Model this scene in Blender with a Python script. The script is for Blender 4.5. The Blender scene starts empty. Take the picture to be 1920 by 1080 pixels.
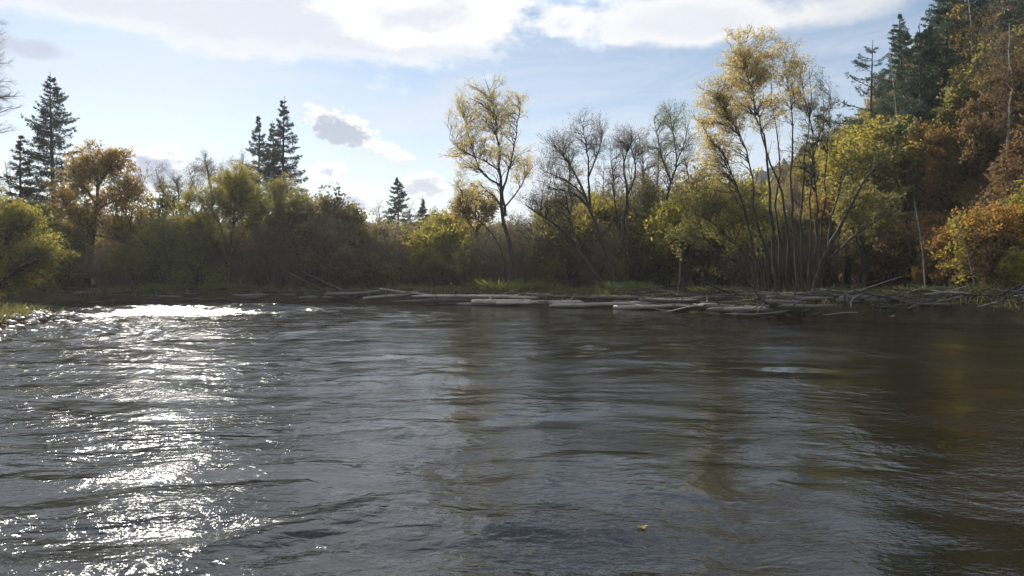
import bpy, math, random
import numpy as np
from mathutils import Vector, Matrix

# ------------------------------------------------------------------ camera, sky, sun, exposure
scene = bpy.context.scene
COL = scene.collection
F = 1478.0            # focal length in pixels of a 1920 px wide frame
CAMZ = 1.6
SUN_AZ, SUN_EL = -25.0, 24.5
SKY = 0.05
EXPO = 1.02

cam_d = bpy.data.cameras.new('camera'); cam_d.sensor_width = 36.0; cam_d.lens = 36.0 * F / 1920
cam_d.clip_start = 0.05; cam_d.clip_end = 6000
cam = bpy.data.objects.new('camera', cam_d); COL.objects.link(cam)
cam.location = (0, 0, CAMZ); cam.rotation_euler = (math.radians(90 - 0.775), 0, 0)
scene.camera = cam

scene.render.engine = 'CYCLES'
cy = scene.cycles
cy.use_denoising = True
try:
    cy.denoiser = 'OPENIMAGEDENOISE'; cy.denoising_input_passes = 'RGB_ALBEDO_NORMAL'; cy.denoising_prefilter = 'FAST'
except Exception: pass
cy.max_bounces = 9; cy.diffuse_bounces = 6; cy.glossy_bounces = 3; cy.transmission_bounces = 4; cy.volume_bounces = 1
cy.caustics_reflective = False; cy.caustics_refractive = False
cy.sample_clamp_direct = 14; cy.sample_clamp_indirect = 4
cy.use_adaptive_sampling = True; cy.adaptive_threshold = 0.015
scene.view_settings.view_transform = 'Standard'; scene.view_settings.look = 'None'
scene.view_settings.gamma = 1.0; scene.view_settings.use_curve_mapping = False
scene.view_settings.exposure = EXPO

sun_d = bpy.data.lights.new('sun', 'SUN'); sun_d.energy = 4.8; sun_d.angle = math.radians(0.53); sun_d.color = (1.0, 0.93, 0.82)
sun = bpy.data.objects.new('sun', sun_d); COL.objects.link(sun)
a_, e_ = math.radians(SUN_AZ), math.radians(SUN_EL)
SDIR = Vector((math.sin(a_) * math.cos(e_), math.cos(a_) * math.cos(e_), math.sin(e_)))
sun.rotation_euler = SDIR.to_track_quat('Z', 'Y').to_euler()
sun.location = (-40, 80, 60)


class NT:
    """small helper to write node trees"""
    def __init__(s, tree): s.t = tree; s.t.nodes.clear()
    def n(s, typ, **kw):
        nd = s.t.nodes.new(typ)
        for k, v in kw.items(): setattr(nd, k, v)
        return nd
    def put(s, sock, v):
        if hasattr(v, 'is_output'): s.t.links.new(v, sock)
        else: sock.default_value = v
    def m(s, op, a, b=0.0, c=0.0, clamp=False):
        nd = s.n('ShaderNodeMath', operation=op, use_clamp=clamp)
        s.put(nd.inputs[0], a); s.put(nd.inputs[1], b); s.put(nd.inputs[2], c)
        return nd.outputs[0]
    def ss(s, x, lo, hi):
        nd = s.n('ShaderNodeMapRange', interpolation_type='SMOOTHSTEP')
        s.put(nd.inputs[0], x); s.put(nd.inputs[1], lo); s.put(nd.inputs[2], hi); nd.inputs[3].default_value = 0; nd.inputs[4].default_value = 1
        return nd.outputs[0]
    def mix(s, f, a, b):
        nd = s.n('ShaderNodeMix', data_type='RGBA')
        s.put(nd.inputs[0], f); s.put(nd.inputs[6], a); s.put(nd.inputs[7], b)
        return nd.outputs[2]
    def vm(s, op, a, b):
        nd = s.n('ShaderNodeVectorMath', operation=op)
        s.put(nd.inputs[0], a); s.put(nd.inputs[1], b)
        return nd.outputs[0]
    def noise(s, vec, scale, detail=4, rough=0.55, dist=0.0):
        nd = s.n('ShaderNodeTexNoise')
        s.put(nd.inputs['Vector'], vec); nd.inputs['Scale'].default_value = scale
        nd.inputs['Detail'].default_value = detail; nd.inputs['Roughness'].default_value = rough; nd.inputs['Distortion'].default_value = dist
        return nd.outputs[0]
    def ramp(s, f, stops):
        nd = s.n('ShaderNodeValToRGB'); cr = nd.color_ramp
        while len(cr.elements) < len(stops): cr.elements.new(0.5)
        for e, (p, c) in zip(cr.elements, stops): e.position = p; e.color = (*c, 1)
        s.put(nd.inputs[0], f); return nd.outputs[0]


def build_world():
    w = bpy.data.worlds.new('World'); scene.world = w; w.use_nodes = True
    g = NT(w.node_tree)
    out = g.n('ShaderNodeOutputWorld'); bg = g.n('ShaderNodeBackground'); bg.inputs[1].default_value = SKY
    g.t.links.new(bg.outputs[0], out.inputs[0])
    sky = g.n('ShaderNodeTexSky', sky_type='NISHITA'); sky.sun_disc = False
    sky.sun_elevation = e_; sky.sun_rotation = a_
    sky.altitude = 100; sky.air_density = 1.0; sky.dust_density = 0.14; sky.ozone_density = 1.6
    D = g.n('ShaderNodeTexCoord').outputs['Generated']
    sp = g.n('ShaderNodeSeparateXYZ'); g.put(sp.inputs[0], D)
    az = g.m('MULTIPLY', g.m('ARCTAN2', sp.outputs[0], sp.outputs[1]), 57.29578)
    el = g.m('MULTIPLY', g.m('ARCSINE', sp.outputs[2]), 57.29578)
    Dz = g.vm('MULTIPLY', D, (1, 1, 1.9))
    n1 = g.m('SUBTRACT', g.noise(Dz, 11, 9, 0.6), 0.5)
    n2 = g.m('SUBTRACT', g.noise(Dz, 30, 7, 0.62), 0.5)
    n3 = g.m('SUBTRACT', g.noise(Dz, 75, 6, 0.62), 0.5)
    fine = g.m('ADD', n2, g.m('MULTIPLY', n3, 0.75))
    puff = g.m('ADD', n1, g.m('MULTIPLY', n2, 0.55))
    Ds = g.vm('MULTIPLY', D, (1.0, 1.0, 4.5))
    streak = g.noise(Ds, 4.5, 8, 0.62, 0.6)
    # hazy thin veil in streaks, thickest low down
    base = sky.outputs[0]
    low = g.ss(el, 20.0, 1.0)
    veil = g.m('MULTIPLY', g.ss(streak, 0.36, 0.72), g.m('ADD', 0.50, g.m('MULTIPLY', low, 0.30)))
    veil = g.m('ADD', veil, g.m('MULTIPLY', low, 0.22), clamp=True)
    K = 1.0 / (SKY * 2 ** EXPO)
    col = g.mix(veil, base, (0.70 * K, 0.75 * K, 0.86 * K, 1))

    def cloud(col, cx, cyy, rx, rup, rdn, amp, noise, edge, grey, gc, gs, white=1.0, opac=1.0, tilt=0.0, pw=2.0):
        dx0 = cx - 960; r = math.hypot(F, dx0)
        A = math.degrees(math.atan2(dx0, F)); E = math.degrees(math.atan2(520 - cyy, r))
        W = math.degrees(rx * F / (r * r)); U = math.degrees(rup / r); Dn = math.degrees(rdn / r)
        dx = g.m('SUBTRACT', az, A)
        dy = g.m('SUBTRACT', g.m('SUBTRACT', el, E), g.m('MULTIPLY', dx, tilt))
        q = g.m('ADD', g.m('MULTIPLY', g.m('MAXIMUM', dy, 0.0), 1 / U), g.m('MULTIPLY', g.m('MAXIMUM', g.m('MULTIPLY', dy, -1.0), 0.0), 1 / Dn))
        dxn = g.m('MULTIPLY', dx, 1 / W)
        rr = g.m('SQRT', g.m('ADD', g.m('POWER', g.m('ABSOLUTE', dxn), pw), g.m('MULTIPLY', q, q)))
        f = g.m('ADD', g.m('SUBTRACT', 1.0, rr), g.m('MULTIPLY', noise, amp))
        d = g.m('MULTIPLY', g.ss(f, 0.0, edge), opac)
        # thick lower core is grey, the thin rim is lit by the sun behind it
        core = g.ss(g.m('SUBTRACT', f, g.m('MULTIPLY', dy, gs / U)), gc, gc + 0.5)
        cc = g.mix(g.m('MULTIPLY', core, grey[3]), (white * K, white * 0.995 * K, white * 1.0 * K, 1), (grey[0] * K, grey[1] * K, grey[2] * K, 1))
        return g.mix(d, col, cc)

    # cloud added over the unseen sky, brightened and blued to light water and trees
    gn = g.noise(g.vm('MULTIPLY', D, (1, 1, 1.6)), 3.1, 9, 0.58)
    gate = g.ss(g.m('ADD', el, g.m('MULTIPLY', n1, 30.0)), 17.0, 27.0)
    gen = g.m('MULTIPLY', g.ss(gn, 0.40, 0.56), gate)
    gen2 = g.m('MULTIPLY', g.ss(g.noise(Dz, 5.1, 9, 0.58), 0.54, 0.66), g.ss(g.m('ABSOLUTE', az), 35.0, 42.0))
    gen = g.m('MAXIMUM', gen, gen2)
    gcol = g.mix(g.ss(gn, 0.55, 0.70), (1.42 * K, 1.54 * K, 1.72 * K, 1), (0.95 * K, 1.03 * K, 1.16 * K, 1))
    col = g.mix(g.m('MULTIPLY', gen, 0.88), col, gcol)
    gr = (0.50, 0.56, 0.66, 1.0); gb = (0.34, 0.42, 0.58, 1.0); lt = (0.70, 0.74, 0.83, 0.9)
    col = cloud(col, 60, 92, 120, 30, 26, 1.2, puff, 0.7, (0.50, 0.54, 0.66, 1), 0.0, 0.0, 0.85, 0.75, -0.05)
    col = cloud(col, 430, 30, 600, 150, 70, 0.85, g.m('ADD', puff, g.m('MULTIPLY', g.m('SUBTRACT', streak, 0.5), 0.9)), 0.5, lt, 0.10, -0.10, 0.98, 0.92, -0.03, 5.0)
    col = cloud(col, 800, 30, 240, 90, 64, 1.1, puff, 0.32, lt, 0.42, 0.0, 1.0, 0.95)
    col = cloud(col, 1060, 48, 60, 34, 30, 1.6, puff, 0.5, lt, 0.7, 0.0, 0.98, 0.8)
    col = cloud(col, 1300, 45, 250, 60, 46, 1.0, puff, 0.42, (0.74, 0.78, 0.86, 0.7), 0.3, 0.1, 0.95, 0.92, -0.02)
    col = cloud(col, 1570, 18, 190, 50, 44, 1.3, n1, 0.8, lt, 0.8, 0.0, 0.90, 0.75, 0.08)
    col = cloud(col, 636, 250, 78, 42, 24, 1.5, fine, 0.22, (0.42, 0.49, 0.60, 1.0), -0.05, 0.30, 1.0, 1.0, -0.22)
    col = cloud(col, 725, 282, 56, 18, 14, 2.2, fine, 0.4, lt, 0.6, 0.1, 0.97, 0.8, -0.15)
    col = cloud(col, 290, 315, 78, 42, 40, 1.5, fine, 0.25, gb, 0.0, 0.35, 1.0, 0.95, 0.08)
    col = cloud(col, 618, 324, 38, 22, 16, 2.0, fine, 0.3, gr, 0.3, 0.3, 1.0, 0.9)
    col = cloud(col, 798, 352, 48, 30, 22, 1.6, fine, 0.25, gr, 0.05, 0.3, 1.0, 1.0)
    col = cloud(col, 655, 382, 56, 22, 18, 1.7, fine, 0.28, gb, 0.1, 0.35, 1.0, 0.9)
    g.put(bg.inputs[0], col)


build_world()

# ------------------------------------------------------------------ helpers: meshes, objects
rs = np.random.default_rng(7)


def nrm(v): return v / np.maximum(np.linalg.norm(v, axis=-1, keepdims=True), 1e-9)


def tubes(P, R, sides, prof=None):
    """P (N,K,3) centre lines, R (N,K) radii -> verts, quads"""
    N, K = R.shape
    T = np.empty_like(P)
    T[:, 1:-1] = P[:, 2:] - P[:, :-2]; T[:, 0] = P[:, 1] - P[:, 0]; T[:, -1] = P[:, -1] - P[:, -2]
    T = nrm(T)
    mean = nrm(P[:, -1] - P[:, 0])
    ref = np.where(np.abs(mean[:, 2:3]) > 0.8, np.array([[1.0, 0.13, 0]]), np.array([[0.0, 0, 1]]))[:, None, :]
    u = nrm(np.cross(T, np.broadcast_to(ref, T.shape))); v = np.cross(T, u)
    a = np.arange(sides) * 2 * np.pi / sides
    rr = R[:, :, None] * (np.ones((N, K, sides)) if prof is None else prof)
    V = P[:, :, None, :] + rr[..., None] * (np.cos(a)[None, None, :, None] * u[:, :, None, :] + np.sin(a)[None, None, :, None] * v[:, :, None, :])
    idx = np.arange(N * K * sides).reshape(N, K, sides)
    i0 = idx[:, :-1]; i1 = idx[:, 1:]
    Q = np.stack([i0, np.roll(i0, -1, 2), np.roll(i1, -1, 2), i1], -1).reshape(-1, 4)
    return V.reshape(-1, 3), Q


def cat(parts):
    Vs, Qs, o = [], [], 0
    for V, Q in parts:
        Vs.append(V); Qs.append(Q + o); o += len(V)
    return np.concatenate(Vs), np.concatenate(Qs)


def mk_mesh(name, V, Q, mat=None, smooth=True, tint=None):
    me = bpy.data.meshes.new(name)
    k = Q.shape[1]
    me.vertices.add(len(V)); me.vertices.foreach_set('co', np.ascontiguousarray(V, dtype=np.float32).ravel())
    me.loops.add(Q.size); me.loops.foreach_set('vertex_index', np.ascontiguousarray(Q, dtype=np.int32).ravel())
    me.polygons.add(len(Q)); me.polygons.foreach_set('loop_start', np.arange(len(Q), dtype=np.int32) * k)
    me.polygons.foreach_set('use_smooth', np.full(len(Q), smooth, dtype=bool))
    me.update(calc_edges=True)
    if tint is not None:
        at = me.attributes.new('tint', 'FLOAT', 'FACE'); at.data.foreach_set('value', np.ascontiguousarray(tint, dtype=np.float32))
    if mat: me.materials.append(mat)
    return me


def ob(name, me, parent=None, mat=None, loc=None):
    o = bpy.data.objects.new(name, me); COL.objects.link(o)
    if parent: o.parent = parent
    if loc is not None: o.location = loc
    if mat and me.materials:
        o.material_slots[0].link = 'OBJECT'; o.material_slots[0].material = mat
    return o


def tag(o, label=None, category=None, group=None, kind=None):
    if label: o['label'] = label
    if category: o['category'] = category
    if group: o['group'] = group
    if kind: o['kind'] = kind
    return o


def thing(name, label, category, loc=(0, 0, 0), group=None):
    o = bpy.data.objects.new(name, None); COL.objects.link(o); o.location = loc; o.empty_display_size = 0.3
    return tag(o, label, category, group)


def px3(px, py, Y): return np.array([(px - 960) / F * Y, Y, CAMZ + (520 - py) / F * Y])


# ------------------------------------------------------------------ materials
def newmat(name):
    m = bpy.data.materials.new(name); m.use_nodes = True
    g = NT(m.node_tree); out = g.n('ShaderNodeOutputMaterial')
    return m, g, out


def leaf_mat(name, cols, trans=0.5, gloss=0.02):
    """cols: list of base colours spread over the leaves by their random tint"""
    m, g, out = newmat(name)
    at = g.n('ShaderNodeAttribute', attribute_name='tint').outputs['Fac']
    oi = g.n('ShaderNodeObjectInfo').outputs['Random']
    f = g.m('ADD', g.m('MULTIPLY', at, 0.8), g.m('MULTIPLY', oi, 0.2))
    stops = [(i / max(1, len(cols) - 1), c) for i, c in enumerate(cols)]
    c = g.ramp(f, stops)
    d = g.n('ShaderNodeBsdfDiffuse'); g.put(d.inputs[0], c)
    t = g.n('ShaderNodeBsdfTranslucent'); g.put(t.inputs[0], c)
    mx = g.n('ShaderNodeMixShader'); mx.inputs[0].default_value = trans
    g.t.links.new(d.outputs[0], mx.inputs[1]); g.t.links.new(t.outputs[0], mx.inputs[2])
    gl = g.n('ShaderNodeBsdfGlossy'); gl.inputs['Roughness'].default_value = 0.6; gl.inputs[0].default_value = (0.8, 0.8, 0.8, 1)
    m2 = g.n('ShaderNodeMixShader'); m2.inputs[0].default_value = gloss
    g.t.links.new(mx.outputs[0], m2.inputs[1]); g.t.links.new(gl.outputs[0], m2.inputs[2])
    g.t.links.new(m2.outputs[0], out.inputs[0])
    return m


def wood_mat(name, c1, c2, scale=(3, 3, 0.6), rough=0.85, bump=0.4, spots=None, c3=None):
    m, g, out = newmat(name)
    co = g.n('ShaderNodeTexCoord').outputs['Object']
    v = g.vm('MULTIPLY', co, scale)
    n = g.noise(v, 6.0, 6, 0.65)
    big = g.noise(co, 0.9, 3, 0.5)
    f = g.m('ADD', g.m('MULTIPLY', n, 0.75), g.m('MULTIPLY', big, 0.25))
    c = g.ramp(f, [(0.32, c1), (0.66, c2)])
    if c3: c = g.mix(g.ss(big, 0.5, 0.66), c, (*c3, 1))
    if spots: c = g.mix(g.ss(g.noise(g.vm('MULTIPLY', co, (2, 2, 9)), 2.6, 4, 0.6), 0.55, 0.62), c, (*spots, 1))
    b = g.n('ShaderNodeBsdfPrincipled'); g.put(b.inputs['Base Color'], c); b.inputs['Roughness'].default_value = rough
    b.inputs['Specular IOR Level'].default_value = 0.3
    bp = g.n('ShaderNodeBump'); bp.inputs['Strength'].default_value = bump; bp.inputs['Distance'].default_value = 0.03
    g.put(bp.inputs['Height'], n); g.t.links.new(bp.outputs[0], b.inputs['Normal'])
    g.t.links.new(b.outputs[0], out.inputs[0])
    return m


M = {}
M['bark'] = wood_mat('bark_dark', (0.020, 0.016, 0.012), (0.055, 0.046, 0.035))
M['bark_olive'] = wood_mat('bark_olive', (0.025, 0.023, 0.014), (0.075, 0.066, 0.04))
M['bark_brown'] = wood_mat('bark_brown', (0.08, 0.062, 0.05), (0.20, 0.16, 0.13))
M['bark_grey'] = wood_mat('bark_grey', (0.06, 0.052, 0.045), (0.17, 0.15, 0.13))
M['birch'] = wood_mat('bark_birch', (0.40, 0.38, 0.34), (0.62, 0.60, 0.56), spots=(0.05, 0.045, 0.04))
M['birch_old'] = wood_mat('bark_birch_old', (0.13, 0.12, 0.105), (0.40, 0.38, 0.34), spots=(0.05, 0.04, 0.032))
M['drift'] = wood_mat('wood_pale', (0.10, 0.088, 0.07), (0.38, 0.345, 0.30), scale=(0.7, 5, 5), bump=0.6)
M['drift_mid'] = wood_mat('wood_grey', (0.045, 0.038, 0.031), (0.16, 0.14, 0.12), scale=(0.7, 5, 5), bump=0.6)
M['drift_dark'] = wood_mat('wood_dark', (0.018, 0.015, 0.012), (0.06, 0.052, 0.043), scale=(0.7, 5, 5), bump=0.6)
M['log_end'] = wood_mat('wood_cut', (0.10, 0.085, 0.065), (0.26, 0.22, 0.17), scale=(3, 3, 3))

LY = leaf_mat('leaf_yellow', [(0.42, 0.32, 0.11), (0.54, 0.42, 0.15), (0.48, 0.39, 0.15), (0.38, 0.34, 0.12)], 0.62)
LYG = leaf_mat('leaf_yellow_green', [(0.20, 0.18, 0.034), (0.28, 0.245, 0.042), (0.34, 0.275, 0.05), (0.23, 0.22, 0.05)], 0.6)
LOL = leaf_mat('leaf_olive', [(0.14, 0.14, 0.042), (0.20, 0.185, 0.052), (0.25, 0.215, 0.06), (0.17, 0.16, 0.052)], 0.6)
LGR = leaf_mat('leaf_green', [(0.11, 0.135, 0.026), (0.16, 0.185, 0.032), (0.23, 0.235, 0.036), (0.28, 0.25, 0.042)], 0.6)
LBU = leaf_mat('leaf_lime', [(0.16, 0.155, 0.032), (0.24, 0.22, 0.042), (0.32, 0.27, 0.052), (0.20, 0.20, 0.04)], 0.6)
LGO = leaf_mat('leaf_gold', [(0.27, 0.17, 0.036), (0.36, 0.235, 0.046), (0.32, 0.22, 0.05), (0.24, 0.18, 0.045)], 0.55)
LAM = leaf_mat('leaf_amber', [(0.27, 0.145, 0.032), (0.36, 0.20, 0.04), (0.32, 0.20, 0.045), (0.22, 0.15, 0.04)], 0.55)
LOR = leaf_mat('leaf_orange', [(0.18, 0.095, 0.03), (0.25, 0.135, 0.036), (0.27, 0.16, 0.042), (0.19, 0.125, 0.042)], 0.5)
LRU = leaf_mat('leaf_russet', [(0.13, 0.08, 0.036), (0.17, 0.10, 0.042), (0.19, 0.125, 0.048), (0.15, 0.115, 0.05)], 0.5)
LRE = leaf_mat('leaf_red', [(0.20, 0.035, 0.03), (0.30, 0.06, 0.045), (0.25, 0.09, 0.05)], 0.5)
LBR = leaf_mat('leaf_brown', [(0.15, 0.115, 0.066), (0.20, 0.155, 0.078), (0.22, 0.18, 0.085)], 0.6)
NSP = leaf_mat('needle_spruce', [(0.022, 0.034, 0.024), (0.034, 0.052, 0.034), (0.046, 0.066, 0.04)], 0.25, 0.03)
NPI = leaf_mat('needle_pine', [(0.028, 0.052, 0.034), (0.045, 0.076, 0.046), (0.06, 0.095, 0.055)], 0.3, 0.03)
GRB = leaf_mat('grass_bright', [(0.11, 0.135, 0.026), (0.17, 0.20, 0.035), (0.22, 0.22, 0.06)], 0.5)
GRD = leaf_mat('grass_dry', [(0.09, 0.10, 0.028), (0.14, 0.135, 0.04), (0.19, 0.165, 0.06)], 0.45)

# ------------------------------------------------------------------ setting: ground and river
RIVER = np.array([(-400, 62), (-120, 54), (-60, 52.0), (-33, 51.3), (-24, 51.6), (-16, 51.2), (-11, 50.8), (-5.2, 47.8), (-1.8, 45.2), (2.2, 41.5), (8.2, 38.0),
                  (9.4, 32.2), (11.2, 29.6), (15.2, 28.2), (18.5, 26.0), (26, 20.5), (36, 10), (44, -10), (52, -60), (70, -400),
                  (-60, -400), (-28, -60), (-18, -10), (-13.6, 6), (-13.0, 16), (-14.5, 22.6), (-15.9, 27.2), (-16.6, 30.2), (-17.6, 32.2), (-20, 34.5), (-25, 38.5), (-33, 42.5), (-60, 45), (-120, 46), (-400, 52)], dtype=float)


def shore_dist(x, y):
    """signed distance to the shoreline: land > 0, water < 0"""
    x = np.asarray(x, float); y = np.asarray(y, float)
    best = np.full(x.shape, 1e9); inside = np.zeros(x.shape, bool)
    n = len(RIVER)
    for i in range(n):
        ax, ay = RIVER[i]; bx, by = RIVER[(i + 1) % n]
        dx, dy = bx - ax, by - ay
        t = np.clip(((x - ax) * dx + (y - ay) * dy) / (dx * dx + dy * dy), 0, 1)
        best = np.minimum(best, np.hypot(x - ax - t * dx, y - ay - t * dy))
        c = ((ay > y) != (by > y)) & (x < (bx - ax) * (y - ay) / ((by - ay) if by != ay else 1e-9) + ax)
        inside ^= c
    return np.where(inside, -best, best)


def hill_u(x, y):
    # distance to the right of the line along the hill's foot
    px_, py_ = 17.5, 27.0; dx, dy = nrm(np.array([8.5, 48.0]))
    return (np.asarray(x, float) - px_) * dy - (np.asarray(y, float) - py_) * dx


def lumps(x, y, s, seed):
    r = np.random.default_rng(seed); z = 0
    for k in range(7):
        a = r.uniform(0, 6.28); f = s * r.uniform(0.6, 2.2)
        z = z + np.sin((np.cos(a) * x + np.sin(a) * y) * f + r.uniform(0, 6.28)) / 7
    return z


def ground_z(x, y):
    x = np.asarray(x, float); y = np.asarray(y, float)
    d = shore_dist(x, y)
    left = 1 / (1 + np.exp((x + 0.62 * (y - 22) + 8) * 0.9)) * (y < 49)      # low gravel bar on the near left
    hi = 0.66 * (1 - left) + 0.28 * left
    d = d + 0.45 * lumps(x, y, 1.3, 3) + 0.2 * lumps(x, y, 4.0, 4)
    z = np.where(d > 0, hi * (1 - np.exp(-d / np.where(left > 0.5, 1.3, 0.45))) + np.minimum(d, 60) * 0.010, np.maximum(d * 0.22, -1.3))
    z = z + np.where(d > 0.3, np.minimum(d, 3) * 0.05 * lumps(x, y, 0.7, 5), 0) + (0.05 * lumps(x, y, 5.0, 6) + 0.05 * lumps(x, y, 9.0, 7)) * (d > 0)
    u = hill_u(x, y)
    h = np.where(u > 0, 46 * (1 - np.exp(-(u * 0.98) / 46)) * (1 - np.exp(-u / 2.0)), 0)
    z = z + h * (d > 0) * np.clip(d / 4, 0, 1) * (1 + 0.12 * lumps(x, y, 0.12, 8)) + 0.35 * np.clip(u / 4, 0, 1) * lumps(x, y, 0.6, 9)
    far = np.clip((y - 150) / 350, 0, 1)
    z = z + (y > 150) * (20 * far * far * (3 - 2 * far) * (1 + 0.3 * lumps(x, y, 0.012, 10)))
    return z


def axis(parts):
    out = []
    for a, b, s in parts: out += list(np.arange(a, b, s))
    return np.array(out + [parts[-1][1]])


def grid_mesh(name, xs, ys, zf, mat):
    X, Y = np.meshgrid(xs, ys); Z = zf(X, Y)
    V = np.stack([X, Y, Z], -1).reshape(-1, 3)
    idx = np.arange(len(V)).reshape(len(ys), len(xs))
    Q = np.stack([idx[:-1, :-1], idx[:-1, 1:], idx[1:, 1:], idx[1:, :-1]], -1).reshape(-1, 4)
    return mk_mesh(name, V, Q, mat)


def ground_mat():
    m, g, out = newmat('ground_soil')
    geo = g.n('ShaderNodeNewGeometry').outputs['Position']
    n = g.noise(geo, 1.1, 7, 0.65); n2 = g.noise(geo, 9.0, 5, 0.7)
    c = g.ramp(g.m('ADD', g.m('MULTIPLY', n, 0.6), g.m('MULTIPLY', n2, 0.4)), [(0.34, (0.014, 0.011, 0.007)), (0.5, (0.036, 0.027, 0.016)), (0.62, (0.048, 0.042, 0.019)), (0.72, (0.028, 0.032, 0.012))])
    b = g.n('ShaderNodeBsdfDiffuse'); g.put(b.inputs[0], c)
    bp = g.n('ShaderNodeBump'); bp.inputs['Strength'].default_value = 0.35; bp.inputs['Distance'].default_value = 0.05
    g.put(bp.inputs['Height'], n2); g.t.links.new(bp.outputs[0], b.inputs['Normal'])
    g.t.links.new(b.outputs[0], out.inputs[0]); return m


gx = axis([(-1500, -300, 60), (-300, -70, 8), (-70, -36, 1.2), (-36, 24, 0.42), (24, 70, 1.0), (70, 300, 8), (300, 1500, 60)])
gy = axis([(-400, -60, 20), (-60, 10, 3), (10, 58, 0.42), (58, 110, 1.2), (110, 300, 8), (300, 2000, 60)])
tag(ob('ground', grid_mesh('ground', gx, gy, ground_z, ground_mat())), 'brown leaf-littered river bank and wooded slope', kind='structure')


# river surface: real waves down to half a metre, ripples below that in the material
def wave_set(seed, n, lam, spread, slope, center=math.pi / 2):
    r = np.random.default_rng(seed); out = []
    for i in range(n):
        L = lam[0] * (lam[1] / lam[0]) ** r.random()
        a = center + r.normal(0, spread)
        out.append((2 * math.pi / L * math.cos(a), 2 * math.pi / L * math.sin(a), slope * math.sqrt(2.0 / n) * L / (2 * math.pi), r.uniform(0, 6.28)))
    return out


W_LONG = wave_set(11, 16, (1.4, 4.5), 0.7, 0.034)
W_MID = wave_set(12, 40, (0.45, 1.4), 0.85, 0.068)
W_RIF = wave_set(13, 34, (0.5, 1.3), 0.95, 0.27)


def chop(x, y):
    """how lively the water is: a riffle off the gravel bar, calm by the shaded bank"""
    rif = np.exp(-(((x + 15 + 0.1 * (y - 40)) / 7.5) ** 2 + ((y - 42) / 9.5) ** 2) ** 1.5)
    tongue = np.exp(-(((y - 24 - (x + 12.5) * -1.2) / 3.5) ** 2)) * np.clip((-7 - x) / 3, 0, 1) * (y > 18)
    calm = 1 / (1 + np.exp(-(x - 0.23 * y - 1.2) * 0.8)); lively = 1 / (1 + np.exp((x + 0.20 * y + 0.5) * 0.6))
    patch = 0.75 + 0.55 * lumps(x * 0.7, y * 0.45, 0.9, 21) * 1.6
    return rif + 0.6 * tongue, (0.58 - 0.32 * calm + 0.75 * lively) * np.clip(patch, 0.2, 1.7)


def water_z(x, y):
    rif, ch = chop(x, y)
    wx = x + 0.35 * lumps(x, y, 0.8, 31) * 2; wy = y + 0.35 * lumps(x, y, 0.8, 32) * 2
    z = 0
    for S, amp in ((W_LONG, 0.5 + 0.5 * ch), (W_MID, ch), (W_RIF, rif)):
        h = 0
        for kx, ky, a, p in S: h = h + a * np.sin(kx * wx + ky * wy + p)
        z = z + amp * h
    edge = np.clip(1 - np.maximum(np.abs(x + 8) - 34, np.maximum(y - 56, 0)) / 6, 0, 1)
    return z * edge


def water_mat():
    m, g, out = newmat('river_water')
    geo = g.n('ShaderNodeNewGeometry').outputs['Position']
    v1 = g.vm('MULTIPLY', geo, (0.75, 1.0, 0.0))
    a = g.noise(v1, 3.4, 2, 0.5, 0.6)
    v2 = g.vm('MULTIPLY', geo, (0.7, 1.0, 0.0))
    b_ = g.noise(v2, 9.0, 3, 0.55, 0.5)
    c_ = g.noise(v2, 24.0, 3, 0.55, 0.6)
    pt3 = g.ss(g.noise(g.vm('MULTIPLY', geo, (0.5, 0.8, 0.0)), 0.7, 3, 0.5, 1.0), 0.40, 0.62)
    pt = g.ss(g.noise(g.vm('MULTIPLY', geo, (0.5, 0.3, 0.0)), 0.9, 4, 0.55, 0.6), 0.35, 0.68)
    xyz = g.n('ShaderNodeSeparateXYZ'); g.put(xyz.inputs[0], geo)
    lively = g.ss(g.m('ADD', xyz.outputs[0], g.m('MULTIPLY', xyz.outputs[1], 0.2)), 2.5, -4.0)
    pt = g.m('ADD', pt, g.m('MULTIPLY', g.m('MULTIPLY', lively, 1.7), g.ss(g.noise(g.vm('MULTIPLY', geo, (0.35, 0.8, 0.0)), 0.9, 4, 0.6, 0.5), 0.40, 0.60)))
    h = g.m('ADD', g.m('MULTIPLY', a, g.m('ADD', 0.006, g.m('MULTIPLY', pt, 0.024))), g.m('MULTIPLY', b_, g.m('ADD', 0.002, g.m('MULTIPLY', pt, 0.011))))
    h = g.m('ADD', h, g.m('MULTIPLY', c_, g.m('ADD', 0.0011, g.m('MULTIPLY', pt3, 0.0050))))
    bp = g.n('ShaderNodeBump'); bp.inputs['Strength'].default_value = 1.0; bp.inputs['Distance'].default_value = 1.0
    g.put(bp.inputs['Height'], h)
    p = g.n('ShaderNodeBsdfPrincipled')
    p.inputs['Base Color'].default_value = (0.0080, 0.0076, 0.0048, 1); # unresolved chop over the riffle off the gravel bar
    rx = g.m('MULTIPLY', g.m('ADD', xyz.outputs[0], 15.0), 1 / 8.5); ry = g.m('MULTIPLY', g.m('SUBTRACT', xyz.outputs[1], 42.5), 1 / 10.5)
    rif = g.ss(g.m('ADD', g.m('ADD', g.m('MULTIPLY', rx, rx), g.m('MULTIPLY', ry, ry)), g.m('MULTIPLY', g.m('SUBTRACT', g.noise(geo, 0.35, 4, 0.6), 0.5), 1.6)), 1.15, 0.3)
    g.put(p.inputs['Roughness'], g.m('ADD', 0.04, g.m('MULTIPLY', rif, 0.27)))
    p.inputs['IOR'].default_value = 1.333
    g.t.links.new(bp.outputs[0], p.inputs['Normal']); g.t.links.new(p.outputs[0], out.inputs[0]); return m


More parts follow.
